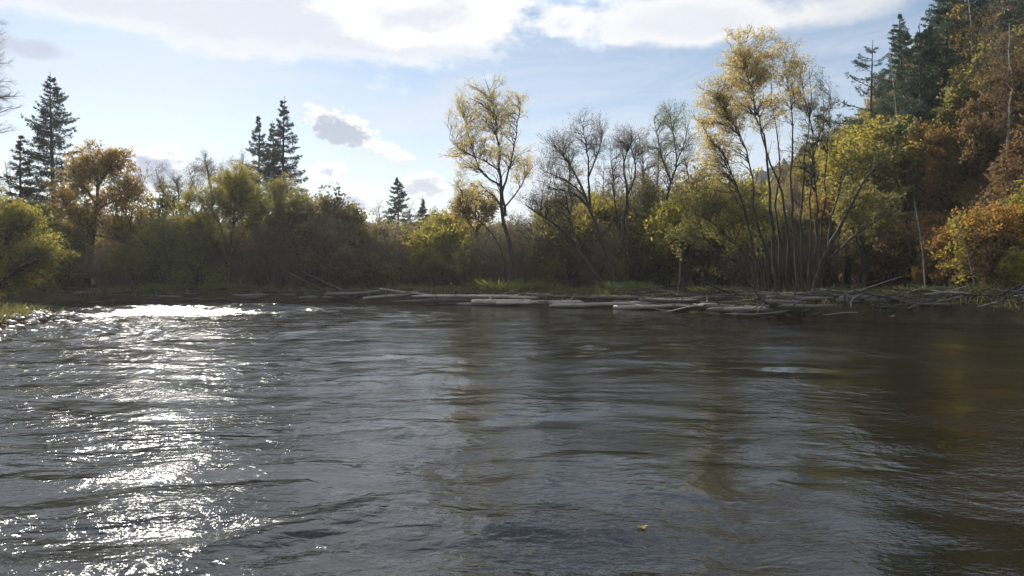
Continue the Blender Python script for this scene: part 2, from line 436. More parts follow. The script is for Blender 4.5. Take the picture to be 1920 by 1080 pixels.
wx_ = axis([(-400, -60, 20), (-60, -36, 1.5), (-36, -24, 0.2), (-24, 12, 0.11), (12, 22, 0.2), (22, 60, 2.0), (60, 400, 20)])
wy_ = axis([(-400, -20, 20), (-20, 1, 1.5), (1, 14, 0.075), (14, 28, 0.11), (28, 53, 0.15), (53, 80, 1.5)])
tag(ob('river', grid_mesh('river', wx_, wy_, water_z, water_mat())), 'rippled dark river water with sun glitter', kind='structure')

# ------------------------------------------------------------------ plants: growth
UP = np.array([0, 0, 1.0])


def spline(pts, k):
    """smooth resampling of a polyline"""
    pts = np.asarray(pts, float)
    if len(pts) == 2: return pts[0] + (pts[1] - pts[0]) * np.linspace(0, 1, k)[:, None]
    seg = np.r_[0, np.cumsum(np.linalg.norm(np.diff(pts, axis=0), axis=1))]; t = np.linspace(0, seg[-1], k)
    tan = np.gradient(pts, seg, axis=0)
    i = np.clip(np.searchsorted(seg, t, 'right') - 1, 0, len(pts) - 2)
    h = (seg[i + 1] - seg[i])[:, None]; s = ((t - seg[i])[:, None]) / h
    return ((2 * s**3 - 3 * s**2 + 1) * pts[i] + (s**3 - 2 * s**2 + s) * h * tan[i] + (-2 * s**3 + 3 * s**2) * pts[i + 1] + (s**3 - s**2) * h * tan[i + 1])


def children(P, R, n, t0, t1, length, ang, K, trop, wob, r, rad=(0.5, 0.006), taper=0.5):
    """n side shoots on each of the branches P (N,K0,3)"""
    N, K0, _ = P.shape
    t = (t0 + (t1 - t0) * (np.arange(n)[None, :] + r.random((N, n))) / n)
    f = t * (K0 - 1); i = np.clip(f.astype(int), 0, K0 - 2); w = (f - i)[..., None]
    ar = np.arange(N)[:, None]
    p0 = P[ar, i] * (1 - w) + P[ar, i + 1] * w
    tn = nrm(P[ar, i + 1] - P[ar, i]); r0 = R[ar, i] * (1 - w[..., 0]) + R[ar, i + 1] * w[..., 0]
    rv = r.normal(size=tn.shape); side = nrm(rv - (rv * tn).sum(-1, keepdims=True) * tn)
    a = r.normal(ang, ang * 0.25, size=t.shape)[..., None]
    d = nrm(tn * np.cos(a) + side * np.sin(a))
    L = length * (1 - taper * t) * r.uniform(0.6, 1.3, size=t.shape)
    step = (L / (K - 1))[..., None]
    pts = [p0]
    for k in range(K - 1):
        d = nrm(d + wob * r.normal(size=d.shape) + trop * UP)
        pts.append(pts[-1] + d * step)
    C = np.stack(pts, 2).reshape(N * n, K, 3)
    rb = np.minimum(np.maximum(r0 * rad[0], rad[1]), r0).reshape(-1, 1)
    CR = rb * np.linspace(1, 0.35, K)[None, :]
    return C, CR


def leaves(P, per, L, W, r, droop=0.0, along=0.5, spread=0.05, size=None):
    """leaf blades spread along the twigs P (N,K,3): V, Q"""
    N, K, _ = P.shape
    t = r.random((N, per)) ** 0.8
    f = t * (K - 1); i = np.clip(f.astype(int), 0, K - 2); w = (f - i)[..., None]; ar = np.arange(N)[:, None]
    p = (P[ar, i] * (1 - w) + P[ar, i + 1] * w).reshape(-1, 3)
    tn = nrm(P[ar, i + 1] - P[ar, i]).reshape(-1, 3)
    n = len(p)
    p = p + r.normal(0, spread, size=p.shape)
    d = nrm(tn * along + r.normal(0, 0.6, size=p.shape) - droop * UP)
    s = nrm(np.cross(d, r.normal(size=p.shape)))
    Lr = (L * r.uniform(0.6, 1.35, n))[:, None]; Wr = (W * r.uniform(0.7, 1.3, n))[:, None]
    if size is not None:
        k_ = np.repeat(size, per)[:, None]; Lr = Lr * k_; Wr = Wr * (0.4 + 0.6 * k_)
    bend = nrm(np.cross(d, s)) * Lr * r.uniform(-0.2, 0.2, n)[:, None]
    V = np.stack([p, p + d * Lr * 0.45 + s * Wr * 0.5, p + d * Lr + bend, p + d * Lr * 0.45 - s * Wr * 0.5], 1).reshape(-1, 3)
    return V, np.arange(4 * n).reshape(n, 4)


def limbs_to(stems, radii, T, r, K=7, lift=0.35, rad=(0.45, 0.012), wob=0.06):
    """a curved limb from the best place on the stems to each target point"""
    Ps = np.concatenate(stems); Rs = np.concatenate(radii)
    tans = np.concatenate([np.gradient(s, axis=0) for s in stems]); tans = nrm(tans)
    frac = np.concatenate([np.linspace(0, 1, len(s)) for s in stems])
    D = np.linalg.norm(T[:, None] - Ps[None], axis=2)
    hor = np.hypot(T[:, None, 0] - Ps[None, :, 0], T[:, None, 1] - Ps[None, :, 1])
    cost = D + 2.5 * np.maximum(0, Ps[None, :, 2] - T[:, None, 2] + 0.45 * hor) + (frac[None] < 0.22) * 3.0
    cost = cost * r.uniform(0.85, 1.2, cost.shape)
    j = cost.argmin(1)
    p0 = Ps[j]; L = np.linalg.norm(T - p0, axis=1, keepdims=True)
    c = p0 + nrm(nrm(T - p0) * 0.7 + tans[j] * 0.7 + UP * lift) * L * 0.5
    t = np.linspace(0, 1, K)[None, :, None]
    P = (1 - t)**2 * p0[:, None] + 2 * t * (1 - t) * c[:, None] + t**2 * T[:, None]
    P = P + r.normal(size=P.shape) * wob * L[:, None] * np.sin(np.pi * t) * 0.6
    rb = np.minimum(np.maximum(rad[1] + 0.012 * L[:, 0], 0.0), np.maximum(Rs[j] * rad[0] * 1.6, rad[1]))
    return P, rb[:, None] * np.linspace(1, 0.3, K)[None]


def in_lobe(c, rad, n, r, shell=1.25):
    v = nrm(r.normal(size=(n, 3))) * (r.random((n, 1)) ** (1 / 3 * shell)) * np.where(r.random((n, 1)) < 0.18, 1.3, 1.0)
    return np.asarray(c) + v * np.asarray(rad)


def build_tree(seed, stems, lobes, tw1=(6, 1.0, 0.7), tw2=(4, 0.5, 0.7), leaf=None, sides=7, trop=(0.1, 0.0), wob=0.15, min_r=0.006, lift=0.35, limb_r=(0.45, 0.012)):
    """stems: list of (points, r0, r1); lobes: list of (centre, radii, n).
    Returns stem meshes, branch mesh, leaf mesh data (V,Q)"""
    r = np.random.default_rng(seed)
    SP, SR, sm = [], [], []
    for pts, r0, r1 in stems:
        k = 16
        p = spline(pts, k)
        L = np.linalg.norm(p[-1] - p[0]); p[1:-1] += r.normal(size=(k - 2, 3)) * 0.004 * L * np.array([1, 1, 0.3])
        t = np.linspace(0, 1, k); rad = r0 * (1 - t) ** 0.9 + r1 + r0 * 0.35 * np.exp(-t * 22)
        SP.append(p); SR.append(rad); sm.append(tubes(p[None], rad[None], sides))
    T = np.concatenate([in_lobe(c, rd, n, r) for c, rd, n in lobes])
    P1, R1 = limbs_to(SP, SR, T, r, lift=lift, rad=limb_r)
    P2, R2 = children(P1, R1, tw1[0], 0.25, 1.0, tw1[1], tw1[2], 4, trop[0], wob, r, (0.6, min_r))
    wood = [tubes(P1, R1, 5), tubes(P2, R2, 3)]
    tips = P2
    if tw2[0]:
        P3, R3 = children(P2, R2, tw2[0], 0.2, 1.0, tw2[1], tw2[2], 3, trop[1], wob, r, (0.7, min_r * 0.75))
        wood.append(tubes(P3, R3, 3)); tips = P3
    # shoots straight from the upper stems too
    PS = np.stack(SP); RS_ = np.stack(SR)
    P4, R4 = children(PS, RS_, 10, 0.45, 1.0, tw1[1] * 1.2, tw1[2], 4, trop[0], wob, r, (0.4, min_r))
    wood.append(tubes(P4, R4, 3))
    lv = None
    if leaf:
        per, L, W, dr = leaf
        lv = leaves(tips, per, L, W, r, dr)
        l4 = leaves(P4, max(1, int(per)), L, W, r, dr); lv = cat([lv, l4])
    return sm, cat(wood), lv


def clump_tint(V, Q, r, k=0.6):
    c = V[Q[:, 0]]
    z = 0.5 + 0.5 * np.clip(lumps(c[:, 0] + c[:, 2] * 0.7, c[:, 1] - c[:, 2] * 0.5, 1.6, 77) * 1.7, -1, 1)
    return np.clip(z * k + r.random(len(Q)) * (1 - k), 0, 1)


def assemble(name, label, category, base, data, bark, leafm, group=None, stem_name='trunk'):
    """link a plant from build_tree: Empty at base > trunk(s), branchwork, crown"""
    base = np.asarray(base, float)
    sm, wood, lv = data
    t = thing(name, label, category, base, group)
    for V, Q in sm: ob(stem_name, mk_mesh(stem_name, V - base, Q, bark), t)
    ob('branchwork', mk_mesh('branchwork', wood[0] - base, wood[1], bark), t)
    if lv is not None:
        ob('crown', mk_mesh('crown', lv[0] - base, lv[1], leafm, smooth=False, tint=clump_tint(lv[0], lv[1], rs)), t)
    return t


def stem_px(pts, Y, r0, r1, dy=0.0, foot=False):
    n = len(pts); out = []
    for i, (a, b) in enumerate(pts): out.append(px3(a, b, Y + dy * i / (n - 1)))
    if foot:
        b = out[0].copy(); b[2] = float(ground_z(b[0], b[1])) - 0.25
        if b[2] < out[0][2] - 0.02: out[0] = b
    return (np.array(out), r0, r1)


def lobe_px(px, py, rx, ry, n, Y, dy=0.0, rd=None):
    s = Y / F
    return (px3(px, py, Y + dy), (rx * s * 1.18, (rd if rd else (rx + ry) / 2 * s) * 1.1, ry * s * 1.15), int(n * 1.25))


def hero(name, label, category, seed, Y, stems, lobes, bark, leafm, leaf, stem_name='trunk', group=None, **kw):
    st = [stem_px(p, Y + (o[0] if o else 0), r0, r1, (o[1] if o else 0), foot=ft) for p, r0, r1, o, ft in stems]
    lb = [lobe_px(a, b, c, d, n, Y, *(rest or [])) for a, b, c, d, n, *rest in lobes]
    data = build_tree(seed, st, lb, leaf=leaf, **kw)
    b = st[0][0][0]
    return assemble(name, label, category, (b[0], b[1], float(ground_z(b[0], b[1]))), data, bark, leafm, group, stem_name)


# ---- the trees one can single out along the bank
hero('willow_tree', 'tall slender willow with sparse yellow leaves, rising alone behind the pale drift logs', 'tree', 101, 47.5,
     [([(963, 548), (957, 480), (947, 420), (938, 340), (935, 270), (925, 205), (910, 150)], 0.145, 0.012, (0, 0.6), True),
      ([(947, 405), (938, 352), (905, 325), (882, 262), (862, 195)], 0.07, 0.01, (0.3, 1.2), False),
      ([(941, 360), (955, 318), (966, 262), (976, 198)], 0.06, 0.01, (0.3, -1.0), False),
      ([(944, 392), (968, 362), (984, 335), (990, 306)], 0.05, 0.01, (0.3, 1.0), False),
      ([(951, 545), (945, 490), (925, 440), (895, 410), (868, 372)], 0.06, 0.012, (-0.5, -1.2), True),
      ([(936, 320), (905, 300), (870, 285), (848, 268)], 0.045, 0.01, (0.3, -0.8), False)],
     [(915, 205, 40, 55, 34), (880, 225, 30, 50, 22), (960, 215, 24, 40, 14), (895, 290, 45, 45, 30), (975, 310, 26, 38, 18), (930, 260, 34, 50, 20), (885, 365, 28, 30, 14)],
     M['bark'], LY, (4, 0.13, 0.045, 0.5), tw1=(6, 0.95, 0.5), tw2=(3, 0.45, 0.6), trop=(0.16, 0.02), min_r=0.007)

hero('willow_tree', 'largest many-stemmed willow, its fan of stems yellow at the top, bare on one side', 'tree', 102, 36.0,
     [([(1457, 552), (1449, 450), (1441, 364), (1436, 299), (1414, 197), (1398, 110), (1408, 50)], 0.075, 0.01, (0, 0.8), True),
      ([(1480, 554), (1478, 440), (1468, 369), (1436, 288), (1422, 219), (1395, 135)], 0.07, 0.01, (0.6, -1.2), True),
      ([(1496, 556), (1492, 450), (1484, 364), (1483, 278), (1483, 197), (1470, 120)], 0.07, 0.01, (-0.4, 0.9), True),
      ([(1446, 555), (1436, 480), (1417, 396), (1406, 305), (1383, 245), (1345, 190)], 0.06, 0.01, (0.4, -1.3), True),
      ([(1516, 556), (1518, 450), (1519, 369), (1524, 288), (1545, 225), (1556, 170)], 0.055, 0.01, (0.5, 1.3), True),
      ([(1468, 555), (1462, 470), (1456, 390), (1460, 300), (1450, 210), (1440, 120)], 0.055, 0.01, (1.0, 1.0), True),
      ([(1432, 554), (1412, 470), (1388, 370), (1360, 300), (1325, 255)], 0.06, 0.01, (-0.5, -1.4), True),
      ([(1506, 556), (1503, 460), (1500, 380), (1508, 300), (1518, 210), (1515, 130)], 0.06, 0.01, (1.2, 1.0), True)],
     [(1408, 105, 52, 55, 46), (1360, 190, 50, 55, 46), (1335, 260, 34, 50, 30), (1420, 190, 60, 60, 26), (1470, 150, 42, 55, 22), (1330, 330, 32, 34, 14)],
     M['bark'], LY, (4, 0.115, 0.04, 0.8), stem_name='stem', tw1=(6, 0.85, 0.5), tw2=(4, 0.42, 0.6), trop=(0.14, -0.08), min_r=0.006)
hero('willow_tree', 'thin bare-topped willow stems feathering out beside the largest many-stemmed willow', 'tree', 103, 37.5,
     [([(1526, 552), (1530, 450), (1528, 350), (1520, 250), (1500, 140)], 0.07, 0.008, (0, 0.6), True),
      ([(1535, 552), (1541, 440), (1546, 340), (1550, 260), (1556, 190)], 0.06, 0.008, (0.5, -0.5), True)],
     [(1500, 175, 34, 60, 24), (1540, 240, 26, 60, 20), (1500, 290, 40, 60, 16)],
     M['bark'], LOL, (1, 0.10, 0.04, 0.3), stem_name='stem', tw1=(8, 0.8, 0.5), tw2=(5, 0.4, 0.6), trop=(0.15, 0.05))
hero('leaning_tree', 'dark forked trunk leaning out towards the steep wooded slope', 'tree', 104, 34.5,
     [([(1527, 556), (1534, 510), (1550, 475), (1581, 412), (1613, 348), (1667, 283)], 0.12, 0.012, (0, -1.0), True),
      ([(1540, 500), (1559, 482), (1613, 433), (1690, 388)], 0.05, 0.01, (-0.1, -0.8), False),
      ([(1552, 478), (1556, 420), (1572, 360), (1576, 300)], 0.05, 0.01, (-0.2, 0.6), False)],
     [(1640, 300, 40, 34, 14), (1580, 330, 34, 50, 12), (1660, 390, 40, 24, 8)],
     M['bark'], LOL, (1, 0.10, 0.045, 0.2), tw1=(5, 0.8, 0.6), tw2=(3, 0.4, 0.6))
hero('willow_bush', 'olive willow bush of arching stems bending out over the driftwood', 'bush', 105, 37.0,
     [([(1436, 554), (1410, 500), (1375, 455), (1330, 415), (1290, 398)], 0.055, 0.008, (0, -1.0), True),
      ([(1432, 554), (1400, 485), (1355, 420), (1300, 372)], 0.05, 0.008, (0.4, 0.6), True),
      ([(1428, 555), (1395, 515), (1350, 480), (1300, 462)], 0.045, 0.008, (-0.3, -1.0), True),
      ([(1440, 553), (1420, 470), (1390, 400), (1350, 345)], 0.05, 0.008, (0.3, 1.2), True),
      ([(1425, 556), (1385, 530), (1340, 512), (1305, 508)], 0.035, 0.006, (-0.6, -1.2), True)],
     [(1330, 400, 60, 46, 46), (1375, 370, 50, 40, 36), (1300, 440, 40, 34, 18), (1390, 440, 46, 50, 24)],
     M['bark_olive'], LOL, (4, 0.12, 0.045, 0.1), stem_name='stem', tw1=(6, 0.7, 0.5), tw2=(3, 0.35, 0.6))
hero('bare_tree', 'nearly leafless trunk leaning far over, its foot at the end of the bright sedge', 'tree', 106, 43.0,
     [([(1141, 551), (1120, 522), (1098, 492), (1064, 441), (1026, 411), (985, 385)], 0.14, 0.012, (0, -1.0), True),
      ([(1100, 494), (1070, 478), (1030, 456), (990, 448)], 0.05, 0.01, (0, -1.2), False),
      ([(1090, 480), (1075, 430), (1062, 380), (1056, 340)], 0.055, 0.01, (0, 0.8), False)],
     [(1010, 385, 40, 28, 22), (1050, 380, 34, 40, 18), (990, 430, 34, 24, 10)],
     M['bark'], LBR, (1, 0.09, 0.05, 0.1), tw1=(6, 1.0, 0.5), tw2=(4, 0.5, 0.55), trop=(0.2, 0.1))
hero('bare_tree', 'bare forked tree with a few last leaves, its trunk bowed beside the bright sedge', 'tree', 107, 45.0,
     [([(1156, 536), (1142, 490), (1128, 450), (1107, 399), (1092, 356), (1064, 305), (1026, 262)], 0.14, 0.01, (0, 0.6), True),
      ([(1106, 396), (1104, 352), (1101, 288), (1090, 232)], 0.07, 0.01, (0.2, -0.6), False),
      ([(1098, 370), (1070, 345), (1040, 330), (1015, 318)], 0.045, 0.01, (0.2, -1.0), False),
      ([(1104, 330), (1118, 295), (1128, 255), (1122, 228)], 0.045, 0.01, (0.0, 1.0), False)],
     [(1045, 280, 34, 34, 24), (1095, 262, 34, 36, 26), (1040, 335, 32, 24, 14), (1125, 280, 20, 40, 12)],
     M['bark'], LBR, (1, 0.08, 0.05, 0.1), tw1=(6, 1.05, 0.5), tw2=(4, 0.5, 0.55), trop=(0.22, 0.1))
hero('bare_tree', 'straight dark bare tree with twisted forking top behind the bright sedge', 'tree', 108, 46.5,
     [([(1176, 532), (1172, 480), (1168, 437), (1175, 352), (1168, 305), (1183, 268), (1196, 252)], 0.16, 0.012, (0, 0.4), True),
      ([(1170, 450), (1156, 400), (1150, 350), (1155, 300)], 0.06, 0.01, (0.2, -0.8), False),
      ([(1174, 370), (1190, 330), (1186, 290), (1170, 260)], 0.06, 0.01, (0.1, 0.8), False)],
     [(1165, 272, 30, 22, 20), (1190, 268, 24, 26, 16), (1150, 320, 24, 30, 10)],
     M['bark'], LBR, (1, 0.08, 0.05, 0.1), tw1=(6, 0.95, 0.55), tw2=(4, 0.45, 0.6), wob=0.18, trop=(0.2, 0.1))
hero('bare_tree', 'tall thin tree with scattered small leaves, standing among olive willows', 'tree', 109, 48.0,
     [([(1240, 536), (1236, 450), (1256, 347), (1268, 301), (1262, 254), (1256, 200)], 0.12, 0.01, (0, 0.8), True),
      ([(1258, 345), (1242, 300), (1232, 255), (1225, 225)], 0.05, 0.01, (0.2, -0.8), False),
      ([(1266, 310), (1282, 270), (1290, 235)], 0.04, 0.008, (0.2, 1.0), False)],
     [(1258, 225, 34, 34, 26), (1240, 285, 34, 40, 22), (1285, 270, 24, 40, 16)],
     M['bark'], LGR, (2, 0.08, 0.05, 0.1), tw1=(6, 0.95, 0.5), tw2=(3, 0.45, 0.6), trop=(0.2, 0.1))
hero('oak_tree', 'spreading golden-orange tree with a dark twisting trunk below the tall spruce', 'tree', 110, 56.0,
     [([(160, 545), (166, 500), (174, 450), (182, 385), (185, 335), (174, 295)], 0.26, 0.02, (0, 0.6), True),
      ([(183, 350), (205, 322), (232, 300), (246, 300)], 0.10, 0.012, (0.3, -1.0), False),
      ([(181, 395), (212, 378), (255, 380), (275, 395)], 0.09, 0.012, (0.2, 1.0), False),
      ([(177, 440), (205, 446), (240, 458), (278, 480)], 0.09, 0.012, (0.1, -1.2), False),
      ([(182, 385), (160, 350), (140, 325), (128, 320)], 0.09, 0.012, (0.3, 1.2), False),
      ([(176, 432), (150, 405), (122, 385)], 0.08, 0.012, (0.2, -1.0), False)],
     [(180, 305, 44, 30, 50), (230, 322, 32, 32, 44), (145, 335, 40, 28, 34), (240, 385, 44, 30, 50), (130, 390, 36, 34, 30), (250, 430, 42, 30, 44), (272, 470, 20, 20, 12), (180, 370, 50, 40, 34), (190, 420, 55, 40, 40), (115, 430, 40, 36, 24)],
     M['bark'], LGO, (5, 0.13, 0.085, 0.0), tw1=(6, 0.8, 0.7), tw2=(3, 0.4, 0.8))
hero('willow_tree', 'round yellow-green willow on two dark stems above the grassy edge', 'tree', 111, 54.0,
     [([(427, 545), (428, 510), (429, 480), (416, 433), (398, 388)], 0.15, 0.012, (0, 0.8), True),
      ([(429, 482), (438, 417), (442, 365), (440, 335)], 0.09, 0.012, (0.2, -0.8), False),
      ([(428, 495), (400, 450), (370, 410), (350, 385)], 0.06, 0.01, (0.2, -1.0), False),
      ([(429, 490), (455, 440), (470, 400)], 0.06, 0.01, (0.2, 1.0), False)],
     [(405, 375, 50, 42, 64), (440, 350, 42, 36, 54), (365, 415, 40, 34, 40), (465, 385, 32, 40, 40), (420, 430, 50, 30, 26)],
     M['bark_olive'], LYG, (6, 0.12, 0.042, 0.25), tw1=(6, 0.8, 0.5), tw2=(4, 0.4, 0.6))
hero('willow_bush', 'olive-brown willow bush standing next to the round yellow-green willow', 'bush', 112, 56.0,
     [([(515, 545), (512, 490), (520, 430), (522, 370)], 0.09, 0.01, (0, 0.8), True),
      ([(513, 545), (498, 480), (485, 430), (478, 390)], 0.07, 0.01, (0.3, -0.8), True),
      ([(520, 545), (545, 480), (560, 420), (565, 380)], 0.07, 0.01, (0.3, 0.8), True)],
     [(520, 385, 48, 40, 52), (490, 420, 40, 40, 34), (560, 410, 40, 36, 40), (530, 350, 26, 18, 12)],
     M['bark_olive'], LOL, (5, 0.12, 0.042, 0.2), stem_name='stem', tw1=(6, 0.8, 0.5), tw2=(4, 0.4, 0.6))
hero('orange_tree', 'small amber-leaved tree on a crooked trunk just behind the slender willow', 'tree', 113, 54.0,
     [([(905, 540), (900, 480), (893, 440), (898, 400), (890, 365)], 0.11, 0.012, (0, 0.6), True),
      ([(896, 440), (875, 410), (865, 385)], 0.06, 0.01, (0.2, -0.8), False), ([(895, 425), (915, 395), (925, 375)], 0.05, 0.01, (0.2, 0.8), False)],
     [(890, 375, 34, 24, 34), (868, 400, 26, 26, 24), (918, 395, 26, 26, 20)],
     M['bark'], LGO, (4, 0.14, 0.08, 0.1), tw1=(6, 0.7, 0.6), tw2=(3, 0.4, 0.7))
hero('leafy_bush', 'bright green leafy bush reaching from the edge over the grassy gravel bar', 'bush', 114, 40.0,
     [([(-40, 560), (-20, 500), (10, 450), (40, 420)], 0.09, 0.01, (0, -1.0), True),
      ([(-50, 560), (-40, 480), (-30, 420), (-10, 385)], 0.09, 0.01, (0.5, 1.0), True),
      ([(-30, 562), (10, 520), (60, 490), (105, 480)], 0.07, 0.01, (-0.5, -1.5), True)],
     [(40, 440, 48, 40, 60), (90, 478, 44, 26, 44), (10, 410, 50, 34, 40), (20, 510, 44, 36, 44), (60, 530, 30, 20, 14), (-40, 450, 60, 60, 40)],
     M['bark_olive'], LBU, (5, 0.13, 0.07, 0.35), stem_name='stem', tw1=(6, 0.7, 0.6), tw2=(3, 0.35, 0.7))
hero('bare_tree', 'fine-twigged leafless birch reaching in above the tall spruce top', 'tree', 115, 46.0,
     [([(-75, 560), (-70, 450), (-60, 330), (-45, 220), (-30, 100), (-25, 20)], 0.16, 0.012, (0, 0.5), True)],
     [(-15, 165, 44, 70, 34), (-20, 70, 34, 50, 22), (-50, 260, 50, 60, 18)],
     M['bark_brown'], LBR, None, tw1=(9, 1.0, 0.55), tw2=(6, 0.5, 0.6))
for i, (x, top, lean, lab) in enumerate([(398, 288, -12, 'leafless crooked tree top showing above the round yellow-green willow'),
                                         (335, 330, -18, 'leafless tree leaning behind the golden-orange tree and the yellow-green willow'),
                                         (450, 292, 8, 'leafless fine-branched tree right in front of the spruce pair')]):
    hero('bare_tree', lab, 'tree', 120 + i, 60.0 + i * 2,
         [([(x + 10, 540), (x + 8, 460), (x + 2, 390), (x + lean * 0.5, 335), (x + lean, top)], 0.16, 0.012, (0, 0.5), True),
          ([(x + 6, 440), (x - 14, 390), (x - 34, 345), (x - 42, 320)], 0.07, 0.01, (0.3, -0.8), False),
          ([(x + 4, 410), (x + 20, 370), (x + 30, 330)], 0.06, 0.01, (0.3, 0.8), False)],
         [(x + lean * 0.7, top + 26, 30, 24, 20), (x - 32, 345, 22, 28, 14), (x + 24, 350, 22, 28, 14)],
         M['bark_brown'], LBR, (1, 0.08, 0.05, 0.1), tw1=(8, 0.9, 0.65), tw2=(5, 0.45, 0.7), wob=0.22)


# ---- conifers
def conifer(seed, H, R, clear=0.12, whorl=0.42, per=6, droop=0.25, tip_up=0.3, shape=0.85, needle=(0.22, 0.055), sparse=0.0, curve='spruce'):
    r = np.random.default_rng(seed)
    k = 18; t = np.linspace(0, 1, k)
    P = np.stack([0.10 * np.sin(t * 5 + seed) * t, 0.10 * np.cos(t * 4 + seed) * t, H * t - 0.2 * (1 - t)], -1)
    Rr = (0.015 * H) * (1 - t) ** 0.9 + 0.012
    trunk = tubes(P[None], Rr[None], 7)
    zs = []; z = H * clear
    while z < H * 0.985:
        n = per + r.integers(-1, 2)
        for _ in range(n):
            if r.random() > sparse: zs.append(z + r.normal(0, whorl * 0.25))
        z += whorl * (0.85 + 0.3 * (1 - z / H)) * r.uniform(0.8, 1.2)
    zs = np.clip(np.array(zs), 0.2, H * 0.99); N = len(zs); f = 1 - zs / H
    Lb = R * (f ** shape) * np.minimum(1, (f / 0.22) ** 0.35) * r.uniform(0.55, 1.25, N) + 0.04
    if curve == 'pine': Lb = R * np.clip(np.minimum(f * 2.6 + 0.12, 1.0), 0, 1) * r.uniform(0.5, 1.15, N)
    az = r.uniform(0, 6.283, N); d = np.stack([np.cos(az), np.sin(az), np.zeros(N)], -1)
    K = 6; tt = np.linspace(0, 1, K)
    rise = (0.35 - 0.55 * f)[:, None]                       # young top branches rise, old ones sink
    zz = Lb[:, None] * (rise * tt - droop * tt ** 2 * (0.4 + f[:, None]) + tip_up * tt ** 3 * 0.6)
    Pb = np.zeros((N, K, 3)); Pb[..., :2] = d[:, None, :2] * (Lb[:, None] * tt)[..., None]
    Pb[..., 2] = zs[:, None] + zz
    Pb += r.normal(size=Pb.shape) * 0.03 * Lb[:, None, None] * tt[None, :, None]
    Rb = (0.010 + 0.012 * Lb)[:, None] * np.linspace(1, 0.3, K)
    ns = 7
    S = []; sz = 0.32 + 0.68 * np.minimum(1, f / 0.35)
    t0 = (np.arange(ns)[None, :] + r.random((N, ns))) / ns * 0.85 + 0.15
    fi = t0 * (K - 1); i = np.clip(fi.astype(int), 0, K - 2); w = (fi - i)[..., None]; ar = np.arange(N)[:, None]
    p0 = Pb[ar, i] * (1 - w) + Pb[ar, i + 1] * w; tn = nrm(Pb[ar, i + 1] - Pb[ar, i])
    for sgn in (-1, 1):
        sd = nrm(np.cross(tn, UP)) * sgn
        dd = nrm(tn * 0.75 + sd * 0.75 + r.normal(0, 0.12, tn.shape) - UP * (0.10 + droop * 0.5))
        Ls = (Lb[:, None] * 0.34 * (1.05 - t0) + 0.10) * r.uniform(0.7, 1.2, t0.shape)
        pts = np.stack([p0, p0 + dd * Ls[..., None] * 0.5, p0 + dd * Ls[..., None] - UP * 0.06 * Ls[..., None]], 2).reshape(-1, 3, 3)
        S.append(pts)
    S.append(np.stack([Pb[:, -3], Pb[:, -2], Pb[:, -1]], 1))
    S = np.concatenate(S)
    leaf = leaves(S, 7, needle[0], needle[1], r, 0.08, along=1.1, spread=0.02, size=np.concatenate([np.repeat(sz, ns), np.repeat(sz, ns), sz]))
    l2 = leaves(Pb, 9, needle[0], needle[1], r, 0.05, along=0.9, spread=0.03, size=sz)
    top = leaves(P[None, -3:], 22, needle[0] * 0.7, needle[1] * 0.7, r, -0.7, along=0.9, spread=0.01)
    return [trunk], tubes(Pb, Rb, 3), cat([leaf, l2, top])


def stuff_branches(t):
    for c in t.children:
        if c.name.startswith('branchwork'): c['kind'] = 'stuff'


def conifer_at(name, label, px, pytop, Y, seed, R, group=None, mat=NSP, bark='bark', **kw):
    X = (px - 960) / F * Y; gz = float(ground_z(X, Y)); H = CAMZ + (520 - pytop) / F * Y - gz
    data = conifer(seed, H, R, **kw)
    t = assemble(name, label, 'tree', (0, 0, 0), data, M[bark], mat, group)
    t.location = (X, Y, gz - 0.05); stuff_branches(t)
    return t


conifer_at('spruce_tree', 'tall broad dark spruce with layered branches behind the golden-orange tree', 100, 137, 66, 201, 4.6, droop=0.12, tip_up=0.35, shape=0.7, whorl=0.5, per=7, clear=0.16, needle=(0.25, 0.072))
conifer_at('spruce_tree', 'short brownish spruce close beside the tall broad dark spruce', 42, 252, 60, 202, 3.0, droop=0.2, whorl=0.5, mat=leaf_mat('needle_brown', [(0.05, 0.035, 0.02), (0.08, 0.055, 0.03), (0.06, 0.06, 0.03)], 0.25), sparse=0.15)
conifer_at('spruce_tree', 'narrow dark spruce, tallest of the three standing close together', 533, 180, 78, 203, 3.7, droop=0.4, tip_up=0.5, shape=0.75, whorl=0.5, needle=(0.25, 0.072))
conifer_at('spruce_tree', 'narrow dark spruce on the outer side of the three standing close together', 486, 216, 80, 204, 3.1, droop=0.4, tip_up=0.5, shape=0.75, whorl=0.5, needle=(0.25, 0.072))
conifer_at('spruce_tree', 'narrow dark spruce squeezed between the other two of the close three', 512, 228, 82, 205, 3.0, droop=0.4, tip_up=0.5, shape=0.75, whorl=0.5, needle=(0.25, 0.072))
conifer_at('spruce_tree', 'small pointed spruce far behind the yellow thicket, above the distant forested hill', 746, 331, 96, 206, 3.2, droop=0.3, shape=0.7, needle=(0.27, 0.08))
conifer_at('spruce_tree', 'stubby dark spruce far behind the yellow thicket, lower than its pointed neighbour', 793, 373, 98, 207, 2.6, droop=0.3, needle=(0.27, 0.08))
